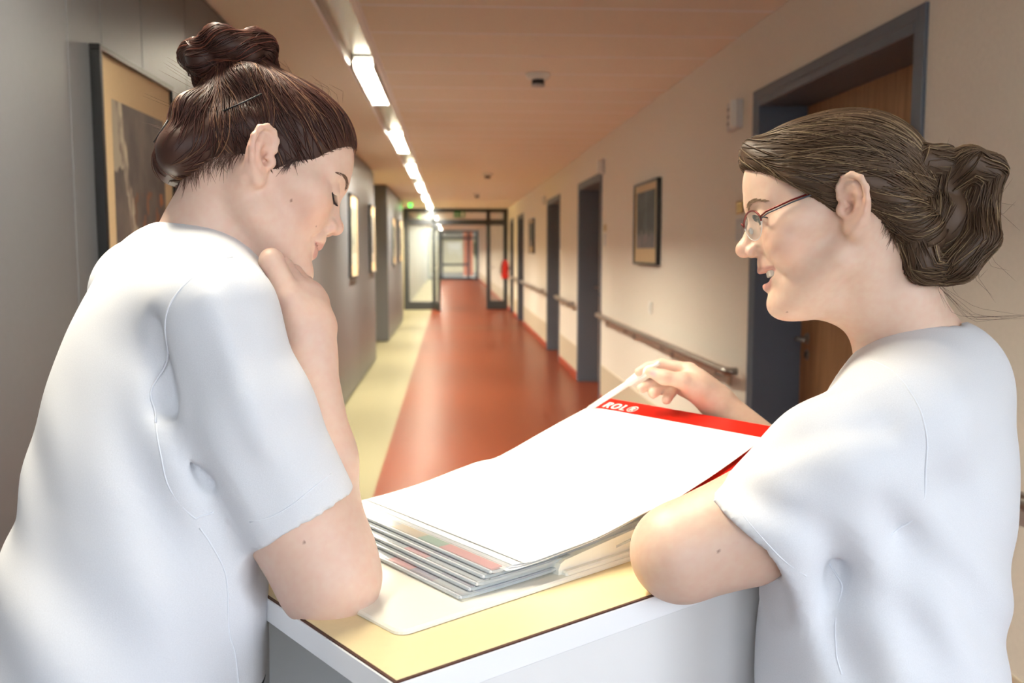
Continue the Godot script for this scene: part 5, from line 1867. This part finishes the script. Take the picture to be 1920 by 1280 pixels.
func right_tunic(f: Field, sl: Vector3, sr: Vector3, n: Vector3, left: Vector3, ahead: Vector3, far_elbow: Vector3) -> void:
	var hem := Vector3(0.3177, 1.1442, -0.9483)
	var mid := Vector3(0.4001, 1.2203, -0.9432)
	var lean := (Vector3(0.5629, 1.3022, -1.0865) - Vector3(0.4870, 1.0446, -1.0161)).normalized()
	var up := (lean - left * lean.dot(left)).normalized()
	var tb := Basis(left, up, left.cross(up))
	f.cap(sl, mid, 0.068, 0.071, 0.02)
	f.cap(mid, hem + (hem - mid).normalized() * 0.02, 0.071, 0.067, 0.02)
	var fm := sr.lerp(far_elbow, 0.72)
	f.cap(sr, fm, 0.064, 0.060, 0.02)
	var d := (hem - mid).normalized()
	f.cyl(hem, hem + d * 0.12, 0.12, 0.002)
	f.cyl(hem - d * 0.010, hem + d * 0.05, 0.0545, 0.002)
	var d2 := (fm - sr).normalized()
	f.cyl(fm, fm + d2 * 0.12, 0.10, 0.002)
	f.cyl(fm - d2 * 0.012, fm + d2 * 0.05, 0.050, 0.002)
	f.ell(Vector3(0.5443, 1.1729, -1.0651), tb, Vector3(0.160, 0.19, 0.116), 0.02)
	f.ell(Vector3(0.4893, 1.0427, -1.0208), tb, Vector3(0.145, 0.20, 0.112), 0.08)
	f.ell(Vector3(0.4878, 0.9266, -0.9945), Basis(left, Vector3.UP, ahead), Vector3(0.175, 0.19, 0.125), 0.08)
	f.cap(sr.lerp(sl, 0.16), sl.lerp(sr, 0.16), 0.066, 0.066, 0.05)
	f.cap(n - ahead * 0.03 + Vector3(0, -0.03, 0), sl + Vector3(0, 0.0, 0), 0.064, 0.055, 0.04)
	f.cap(n - ahead * 0.03 + Vector3(0, -0.03, 0), sr + Vector3(0, 0.0, 0), 0.064, 0.055, 0.04)
	f.ell(n + ahead * 0.06 - Vector3(0, 0.17, 0), tb, Vector3(0.12, 0.10, 0.075), 0.05)
	var axis := (ahead * 0.05 + Vector3(0, 0.1, 0)).normalized()
	f.cap(n - axis * 0.035 - ahead * 0.004, n + axis * 0.25, 0.062, 0.075, 0.006, -1)
	f.cap(n + ahead * 0.05 - Vector3(0, 0.06, 0), n + ahead * 0.10 - Vector3(0, 0.02, 0), 0.035, 0.06, 0.01, -1)
	# folds
	f.crease(Vector3(0.3411, 1.2862, -0.9283), Vector3(0.4562, 1.3146, -0.9236), -0.005, 0.014)
	f.crease(Vector3(0.3140, 1.2511, -0.9116), Vector3(0.4311, 1.2755, -0.8912), 0.005, 0.016)
	f.crease(Vector3(0.3068, 1.2361, -0.9056), Vector3(0.3990, 1.2331, -0.8892), -0.004, 0.014)
	f.crease(Vector3(0.3457, 1.1961, -0.8890), Vector3(0.4200, 1.2014, -0.8847), 0.003, 0.018)
	f.crease(Vector3(0.4018, 1.1328, -0.9195), Vector3(0.4664, 1.1879, -0.9106), 0.006, 0.016)
	f.crease(Vector3(0.4198, 1.1211, -0.9272), Vector3(0.4931, 1.1521, -0.9154), -0.006, 0.018)
	f.crease(Vector3(0.4017, 1.1300, -0.9192), Vector3(0.4148, 1.0031, -0.9060), 0.009, 0.018)
	f.crease(Vector3(0.4265, 1.1080, -0.9155), Vector3(0.4525, 0.9930, -0.9126), -0.006, 0.022)
	f.crease(Vector3(0.3638, 1.1044, -0.9293), Vector3(0.3799, 0.9985, -0.9179), 0.007, 0.018)
	f.crease(Vector3(0.4265, 1.1135, -0.9160), Vector3(0.5191, 1.0348, -0.9325), 0.008, 0.020)
	f.crease(Vector3(0.4791, 1.0121, -0.9329), Vector3(0.5872, 1.0005, -0.9650), 0.010, 0.018)
	f.crease(Vector3(0.4528, 1.0320, -0.9164), Vector3(0.5531, 1.0845, -0.9552), -0.006, 0.025)
	f.folds = [[Vector3(0.4708, 1.1245, -0.9142), Vector3(0.7, 0.7, 0).normalized(), 0.07, 0.006, 0.12, 0.0], [Vector3(0.3860, 1.0710, -0.9246), Vector3(0.95, 0.2, 0).normalized(), 0.07, 0.007, 0.14, 0.8], [Vector3(0.3086, 1.1908, -0.8910), Vector3(0.45, 0.9, 0).normalized(), 0.05, 0.003, 0.07, 0.5], [Vector3(0.5412, 1.0381, -0.9515), Vector3(0.5, 0.85, 0).normalized(), 0.08, 0.006, 0.10, 0.0]]


func right_seams(f: Field, root: Node3D, tun: MeshInstance3D) -> void:
	var m: Material = mats.cotton_thread
	var put := func(mesh: Mesh) -> void:
		part("seam", mesh, m, tun)
	put.call(seam(f, [Vector3(0.4525, 1.3249, -0.9651), Vector3(0.4569, 1.3176, -0.9137), Vector3(0.4657, 1.2966, -0.8910), Vector3(0.4713, 1.2596, -0.8870), Vector3(0.4665, 1.2201, -0.8936), Vector3(0.4609, 1.1825, -0.9104), Vector3(0.4323, 1.1521, -0.9194), Vector3(0.4018, 1.1355, -0.9198)], 0.0011, 0.0002))
	put.call(seam(f, [Vector3(0.4100, 1.1262, -0.9384), Vector3(0.4197, 1.1044, -0.9256), Vector3(0.4206, 1.0583, -0.9110), Vector3(0.4247, 0.9976, -0.9048)], 0.0010, 0.0))
	put.call(seam(f, [Vector3(0.2831, 1.2016, -0.9239), Vector3(0.2926, 1.1829, -0.8912), Vector3(0.3172, 1.1554, -0.8819), Vector3(0.3491, 1.1303, -0.8925)], 0.0008, 0.0))


func left_hair(h: Transform3D) -> Field:
	var f := Field.new()
	f.cell = 0.003
	var b := h.basis
	f.ell(h * Vector3(0, 0.046, -0.006), b, Vector3(0.0785, 0.0865, 0.1005))
	f.ell(h * Vector3(0, 0.070, 0.030), b, Vector3(0.066, 0.052, 0.060), 0.02)
	# rolled hair at the back and sides
	for s in [-1, 1]:
		f.cap(h * Vector3(s * 0.066, 0.040, -0.030), h * Vector3(s * 0.030, -0.008, -0.088), 0.016, 0.024, 0.02)
		f.cap(h * Vector3(s * 0.060, 0.060, 0.010), h * Vector3(s * 0.052, 0.085, -0.055), 0.016, 0.020, 0.02)
	f.cap(h * Vector3(-0.028, -0.016, -0.090), h * Vector3(0.028, -0.016, -0.090), 0.024, 0.024, 0.02)
	f.cap(h * Vector3(-0.03, 0.03, -0.095), h * Vector3(0.03, 0.03, -0.095), 0.022, 0.022, 0.02)
	f.cap(h * Vector3(0, 0.10, -0.06), h * Vector3(0, 0.115, -0.075), 0.040, 0.034, 0.02)
	# hairline
	f.ell(h * Vector3(0, -0.022, 0.077), b, Vector3(0.088, 0.106, 0.056), 0.006, -1)
	f.ell(h * Vector3(0, -0.075, -0.008), b, Vector3(0.105, 0.080, 0.072), 0.006, -1)
	for s in [-1, 1]:
		f.ell(h * Vector3(s * 0.084, 0.002, -0.006), b, Vector3(0.016, 0.036, 0.022), 0.006, -1)
	return f


func left_bun(h: Transform3D) -> Field:
	var f := Field.new()
	f.cell = 0.003
	var c := Vector3(0.004, 0.125, -0.085)
	var tilt := h.basis * Basis(Vector3.RIGHT, -0.5)
	f.ell(h * c, tilt, Vector3(0.050, 0.024, 0.050))
	for k in 9:
		var a := TAU * k / 9.0
		var a2 := TAU * (k + 1.3) / 9.0
		var q := Basis(Vector3.RIGHT, -0.5)
		f.cap(h * (c + q * Vector3(cos(a) * 0.040, -0.010 + 0.014 * (k % 2), sin(a) * 0.040)), h * (c + q * Vector3(cos(a2) * 0.036, 0.012 - 0.012 * (k % 2), sin(a2) * 0.036)), 0.018, 0.014, 0.006)
	return f


func left_strands(h: Transform3D, cap_: Field, bun: Field, hair: MeshInstance3D, cols: Array) -> void:
	var target := Vector3(0, 0.118, -0.078)
	var where := func(r: RandomNumberGenerator) -> Vector3:
		var d := Vector3(r.randfn(), r.randfn() * 1.0 - 0.05, r.randfn()).normalized()
		return Vector3(0, 0.045, -0.006) + d * Vector3(0.108, 0.115, 0.130)
	var flow := func(p: Vector3) -> Vector3:
		var d := target - p
		if d.length() < 0.03:
			return Vector3.ZERO
		return (d.normalized() + Vector3(0, 0.15, -0.4) * clampf(p.z * 10.0, 0.0, 1.0)).normalized()
	var m := comb(cap_, h, 1900, 11, where, flow, cols, 22, 0.006, 0.0007, 0.0014)
	var o := part("strands", m, mats.hair, hair)
	o.set_meta("kind", "stuff")
	var bc := Vector3(0.004, 0.125, -0.085)
	var ax := Basis(Vector3.RIGHT, -0.5) * Vector3.UP
	var where2 := func(r: RandomNumberGenerator) -> Vector3:
		var d := Vector3(r.randfn(), r.randfn(), r.randfn()).normalized()
		return bc + d * 0.05
	var flow2 := func(p: Vector3) -> Vector3:
		var q := p - bc
		return (ax.cross(q).normalized() + ax * sin(q.x * 90.0) * 0.5 - q.normalized() * 0.1).normalized()
	var o2 := part("bun_strands", comb(bun, h, 520, 12, where2, flow2, [cols[0], cols[1], Color(0.20, 0.06, 0.035)], 18, 0.006, 0.0008, 0.0016), mats.hair, hair)
	o2.set_meta("kind", "stuff")
	# hair pins and loose hairs
	part("hair_pin", tube_mesh(PackedVector3Array([cap_.stick(Vector3(-0.2516, 1.6064, -1.0687), 0.002, 5), cap_.stick(Vector3(-0.2309, 1.6170, -1.0684), 0.003, 5), cap_.stick(Vector3(-0.2062, 1.6304, -1.0681), 0.003, 5)]), 0.0009, 6), mats.dark_plastic, hair)
	part("hair_pin", tube_mesh(PackedVector3Array([cap_.stick(Vector3(-0.3154, 1.5665, -1.0892), 0.002, 5), cap_.stick(Vector3(-0.3051, 1.5766, -1.0895), 0.002, 5)]), 0.0009, 6), mats.dark_plastic, hair)
	var lw := []
	var r := RandomNumberGenerator.new()
	r.seed = 8
	for k in 34:
		var a := r.randf_range(-2.6, 0.6)
		var c := Vector3(-0.02 + r.randf_range(-0.03, 0.03), 0.045 + 0.088 * cos(a), 0.100 * sin(a))
		var d := Vector3(r.randf_range(-0.3, 0.3), cos(a), sin(a))
		lw.append([c, c + d * r.randf_range(0.008, 0.014) + Vector3(0, 0, -0.012), c + d * r.randf_range(0.012, 0.026) + Vector3(0, 0, -0.03)])
	part("loose_hairs", wisps(h, lw, 0.00016, Color(0.12, 0.06, 0.04)), mats.hair, hair).set_meta("kind", "stuff")


func lashes(h: Transform3D, s: int, closed: bool, root: Node3D, f: Field) -> void:
	var v := PackedVector3Array()
	var n := PackedVector3Array()
	var c := PackedColorArray()
	var ix := PackedInt32Array()
	for k in 26:
		var t := float(k) / 25.0
		var x := s * lerpf(0.0200, 0.0485, t)
		var arc := sin(t * PI)
		var y := (0.0085 - 0.0035 * arc) if closed else (0.0135 + 0.0056 * arc)
		var p := f.stick(h * Vector3(x, y, 0.0890 - 0.012 * t * t), 0.0, 4)
		var out := h.basis * Vector3(s * (t - 0.4) * 0.7, -0.65 if closed else 0.15, 0.75).normalized()
		var l := 0.0045 + 0.0040 * t
		var pts := PackedVector3Array()
		var ups := PackedVector3Array()
		for q in 5:
			var w := q / 4.0
			pts.append(p + out * l * w + h.basis * Vector3(0, 0.0030, 0.0010) * w * w)
			ups.append(h.basis.y)
		add_strand(v, n, c, ix, pts, ups, 0.00035, Color(0.012, 0.009, 0.008), Color(0.012, 0.009, 0.008))
	part("eyelashes", arrays_mesh(v, n, c, ix), mats.hair, root, -root.position)
	# lid line
	var line := PackedVector3Array()
	for k in 14:
		var t := float(k) / 13.0
		var arc := sin(t * PI)
		line.append(f.stick(h * Vector3(s * lerpf(0.0195, 0.0490, t), (0.0085 - 0.0035 * arc) if closed else (0.0135 + 0.0056 * arc), 0.0890 - 0.012 * t * t), 0.0, 4))
	part("lid_line", tube_mesh(line, 0.0012 if closed else 0.0007, 6), mats.lash, root, -root.position)


func brow(h: Transform3D, s: int, root: Node3D, f: Field, col: Color, seed_: int) -> void:
	var r := RandomNumberGenerator.new()
	r.seed = seed_
	var v := PackedVector3Array()
	var n := PackedVector3Array()
	var c := PackedColorArray()
	var ix := PackedInt32Array()
	for k in 150:
		var t := r.randf()
		var x := lerpf(0.013, 0.052, t)
		var y := 0.0335 + 0.0065 * sin(t * 2.3) - 0.006 * t * t + r.randf_range(-0.0026, 0.0026) * (1.0 - 0.6 * t)
		var p := Vector3(s * x, y, 0.092 - 0.35 * t * t * 0.05)
		var pts := PackedVector3Array()
		var ups := PackedVector3Array()
		for q in 4:
			var w := q / 3.0
			pts.append(f.stick(h * (p + Vector3(s * 0.006 * w, 0.0016 * w * (1.0 - 1.8 * t), -0.001 * w)), 0.0003, 3))
			ups.append(h.basis.z)
		add_strand(v, n, c, ix, pts, ups, 0.00035, col, col)
	part("eyebrow", arrays_mesh(v, n, c, ix), mats.hair, root, -root.position)


func left_face(h: Transform3D, f: Field, root: Node3D) -> void:
	for s in [-1, 1]:
		lashes(h, s, true, root, f)
		brow(h, s, root, f, Color(0.16, 0.09, 0.06), 31 + s)


func right_face(h: Transform3D, f: Field, root: Node3D) -> void:
	for s in [-1, 1]:
		lashes(h, s, false, root, f)
		brow(h, s, root, f, Color(0.34, 0.22, 0.14), 41 + s)
		part("eyeball", eyeball(Vector3(0.05, -0.06, 1).normalized(), Color(0.07, 0.05, 0.03)), mats.eye, root, h * Vector3(s * 0.0325, 0.0132, 0.0768) - root.position, h.basis)
	var st := begin()
	for k in 10:
		var a := (k - 4.5) * 0.205
		var w := 0.0042 if absf(k - 4.5) < 1 else 0.0034
		var q := Transform3D(Basis(Vector3.UP, a), Vector3(sin(a) * 0.0235, -0.0478 + absf(k - 4.5) * 0.0003, 0.0665 + cos(a) * 0.0240))
		var tooth := begin()
		add_box(tooth, Vector3(-w * 0.95, -0.0045, -0.003), Vector3(w * 0.95, 0.0055, 0.001), 0.0010)
		st.append_from(done(tooth), 0, q)
	part("teeth", st.commit(), mats.teeth, root, h.origin - root.position, h.basis)
	part("mouth_lining", sphere_mesh(Vector3(0.021, 0.012, 0.010), 10), mats.get("mouth", mat("mouth", Color(0.36, 0.10, 0.09), 0.5)), root, h * Vector3(0, -0.053, 0.074) - root.position, h.basis)


func right_hair(h: Transform3D) -> Field:
	var f := Field.new()
	f.cell = 0.003
	var b := h.basis
	f.ell(h * Vector3(0, 0.043, -0.006), b, Vector3(0.0795, 0.0775, 0.1010))
	f.ell(h * Vector3(0, 0.070, 0.040), b, Vector3(0.060, 0.042, 0.056), 0.02)
	for s in [-1, 1]:
		f.cap(h * Vector3(s * 0.016, 0.098, 0.078), h * Vector3(s * 0.060, 0.050, 0.040), 0.015, 0.017, 0.016)
		f.cap(h * Vector3(s * 0.060, 0.050, 0.040), h * Vector3(s * 0.066, 0.030, -0.020), 0.017, 0.016, 0.016)
		f.cap(h * Vector3(s * 0.064, 0.020, -0.040), h * Vector3(s * 0.030, -0.040, -0.078), 0.018, 0.026, 0.02)
	f.cap(h * Vector3(0, 0.02, -0.09), h * Vector3(0, -0.045, -0.085), 0.030, 0.026, 0.02)
	# parted fringe
	f.cap(h * Vector3(0.012, 0.100, 0.096), h * Vector3(0.016, 0.128, 0.045), 0.004, 0.003, 0.012, -1)
	# hairline
	f.ell(h * Vector3(0, -0.104, 0.170), b, Vector3(0.26, 0.2, 0.2), 0.006, -1)
	f.ell(h * Vector3(0, -0.098, -0.005), b, Vector3(0.105, 0.080, 0.060), 0.006, -1)
	for s in [-1, 1]:
		f.ell(h * Vector3(s * 0.084, 0.002, -0.006), b, Vector3(0.016, 0.036, 0.022), 0.006, -1)
	return f


func bun_loops() -> Array:
	return [[Vector3(0.010, 0.020, -0.078), Vector3(0.022, 0.038, -0.094), Vector3(0.014, 0.032, -0.116), Vector3(0.004, 0.000, -0.106)], [Vector3(0.0, 0.002, -0.111), Vector3(0.018, 0.024, -0.142), Vector3(0.008, 0.012, -0.162), Vector3(0.0, -0.028, -0.146)], [Vector3(0.0, -0.028, -0.148), Vector3(0.022, -0.060, -0.138), Vector3(0.024, -0.082, -0.111), Vector3(0.006, -0.080, -0.086)], [Vector3(0.010, -0.084, -0.101), Vector3(0.030, -0.076, -0.074), Vector3(0.034, -0.046, -0.072), Vector3(0.022, -0.016, -0.084)], [Vector3(-0.012, 0.010, -0.086), Vector3(-0.030, -0.010, -0.106), Vector3(-0.028, -0.050, -0.106), Vector3(-0.01, -0.070, -0.096)]]


func right_bun(h: Transform3D) -> Field:
	var f := Field.new()
	f.cell = 0.003
	f.ell(h * Vector3(0, -0.028, -0.104), h.basis, Vector3(0.034, 0.044, 0.034))
	for l in bun_loops():
		for i in 3:
			f.cap(h * l[i], h * l[i + 1], 0.0185, 0.0185, 0.005)
	return f


func right_strands(h: Transform3D, cap_: Field, bun: Field, hair: MeshInstance3D, cols: Array) -> void:
	var target := Vector3(0, -0.015, -0.115)
	var where := func(r: RandomNumberGenerator) -> Vector3:
		var d := Vector3(r.randfn(), r.randfn() * 0.9 + 0.3, r.randfn()).normalized()
		return Vector3(0, 0.045, -0.006) + d * Vector3(0.108, 0.115, 0.130)
	var flow := func(p: Vector3) -> Vector3:
		var d := target - p
		if d.length() < 0.035:
			return Vector3.ZERO
		var side := Vector3(signf(p.x) * 0.5, -0.35, -0.3) * clampf((p.z - 0.02) * 14.0, 0.0, 1.0)
		return (d.normalized() + side).normalized()
	part("strands", comb(cap_, h, 2000, 21, where, flow, cols, 26, 0.006, 0.0007, 0.0014), mats.hair, hair).set_meta("kind", "stuff")
	var loops := bun_loops()
	var where2 := func(r: RandomNumberGenerator) -> Vector3:
		var l: Array = loops[r.randi() % loops.size()]
		var i := r.randi() % 3
		return l[i].lerp(l[i + 1], r.randf()) + Vector3(r.randfn(), r.randfn(), r.randfn()).normalized() * 0.02
	var flow2 := func(p: Vector3) -> Vector3:
		var best := 1e9
		var dir := Vector3.ZERO
		for l in loops:
			for i in 3:
				var a: Vector3 = l[i]
				var ba: Vector3 = l[i + 1] - a
				var t := clampf((p - a).dot(ba) / ba.length_squared(), 0.0, 1.0)
				var d := p.distance_to(a + ba * t)
				if d < best:
					best = d
					dir = ba
		return dir.normalized()
	part("bun_strands", comb(bun, h, 900, 22, where2, flow2, cols, 14, 0.006, 0.0008, 0.0016), mats.hair, hair).set_meta("kind", "stuff")
	var lw := []
	var r := RandomNumberGenerator.new()
	r.seed = 18
	for k in 40:
		var a := r.randf_range(0.0, TAU)
		var c := Vector3(0.012, -0.028 + 0.062 * sin(a), -0.112 + 0.05 * cos(a))
		var d := Vector3(r.randf_range(0.0, 0.5), sin(a), cos(a))
		lw.append([c, c + d * 0.012 + Vector3(0, -0.006, 0.006), c + d * r.randf_range(0.015, 0.035) + Vector3(0, r.randf_range(-0.03, 0.01), 0)])
	for k in 9:
		var c := Vector3(r.randf_range(-0.01, 0.03), -0.065, -0.08)
		lw.append([c, c + Vector3(0.0, -0.03, -0.006), c + Vector3(0.0, -0.065 - r.randf() * 0.02, -0.02 - r.randf() * 0.03), c + Vector3(0.01, -0.09, -0.06 - r.randf() * 0.05)])
	part("loose_hairs", wisps(h, lw, 0.00016, Color(0.10, 0.06, 0.04)), mats.hair, hair).set_meta("kind", "stuff")


func glasses(h: Transform3D) -> void:
	var t := thing("eyeglasses", "thin red and grey half rim glasses worn by the right nurse", "glasses", h * Vector3(0, 0.012, 0.1), h.basis)
	var o := Vector3(0, 0.012, 0.1)
	for s in [-1, 1]:
		var up := PackedVector3Array()
		var rim := []
		for k in 25:
			var a := PI * k / 24.0
			rim.append(Vector3(s * (0.0335 - 0.0245 * cos(a)), 0.0120 + 0.0150 * sin(a), 0.1050 - 0.0095 * (1.0 - cos(a))) - o)
		for q in rim:
			up.append(q)
		part("upper_rim", tube_mesh(up, 0.0011, 8), mats.glasses_red, t)
		var st := begin(true)
		var n := 24
		var ring := []
		for k in n:
			var a := TAU * k / n
			ring.append(Vector3(s * (0.0335 - 0.0245 * cos(a)), 0.0120 + (0.0150 if sin(a) > 0 else 0.0190) * sin(a), 0.1050 - 0.0095 * (1.0 - cos(a))) - o)
		var mid := Vector3(s * 0.0335, 0.0120, 0.0975) - o
		for k in n:
			if s > 0:
				tri(st, mid, ring[(k + 1) % n], ring[k])
			else:
				tri(st, mid, ring[k], ring[(k + 1) % n])
		part("lens", done(st), mats.glass, t)
		var low := PackedVector3Array()
		for k in 13:
			low.append(ring[(n / 2 + k) % n])
		part("lower_edge", tube_mesh(low, 0.0004, 6), mats.light_grey_plastic, t)
		part("temple", tube_mesh(PackedVector3Array([Vector3(s * 0.0575, 0.0165, 0.0865) - o, Vector3(s * 0.0655, 0.0205, 0.079) - o, Vector3(s * 0.0705, 0.026, 0.050) - o, Vector3(s * 0.0745, 0.030, 0.015) - o, Vector3(s * 0.0775, 0.030, -0.008) - o, Vector3(s * 0.074, 0.016, -0.028) - o, Vector3(s * 0.072, 0.0, -0.036) - o]), 0.0011, 8), mats.glasses_red, t)
		part("temple_inlay", tube_mesh(PackedVector3Array([Vector3(s * 0.0590, 0.0145, 0.0860) - o, Vector3(s * 0.0665, 0.0180, 0.078) - o, Vector3(s * 0.0712, 0.0235, 0.050) - o, Vector3(s * 0.0752, 0.0280, 0.015) - o]), 0.0009, 8), mats.glasses_grey, t)
		part("nose_pad", sphere_mesh(Vector3(0.0015, 0.004, 0.0025), 6), mats.light_grey_plastic, t, Vector3(s * 0.0105, 0.006, 0.0985) - o)
	part("bridge", tube_mesh(PackedVector3Array([Vector3(-0.009, 0.0130, 0.1050) - o, Vector3(-0.004, 0.0170, 0.1075) - o, Vector3(0.004, 0.0170, 0.1075) - o, Vector3(0.009, 0.0130, 0.1050) - o]), 0.0010, 8), mats.glasses_red, t)
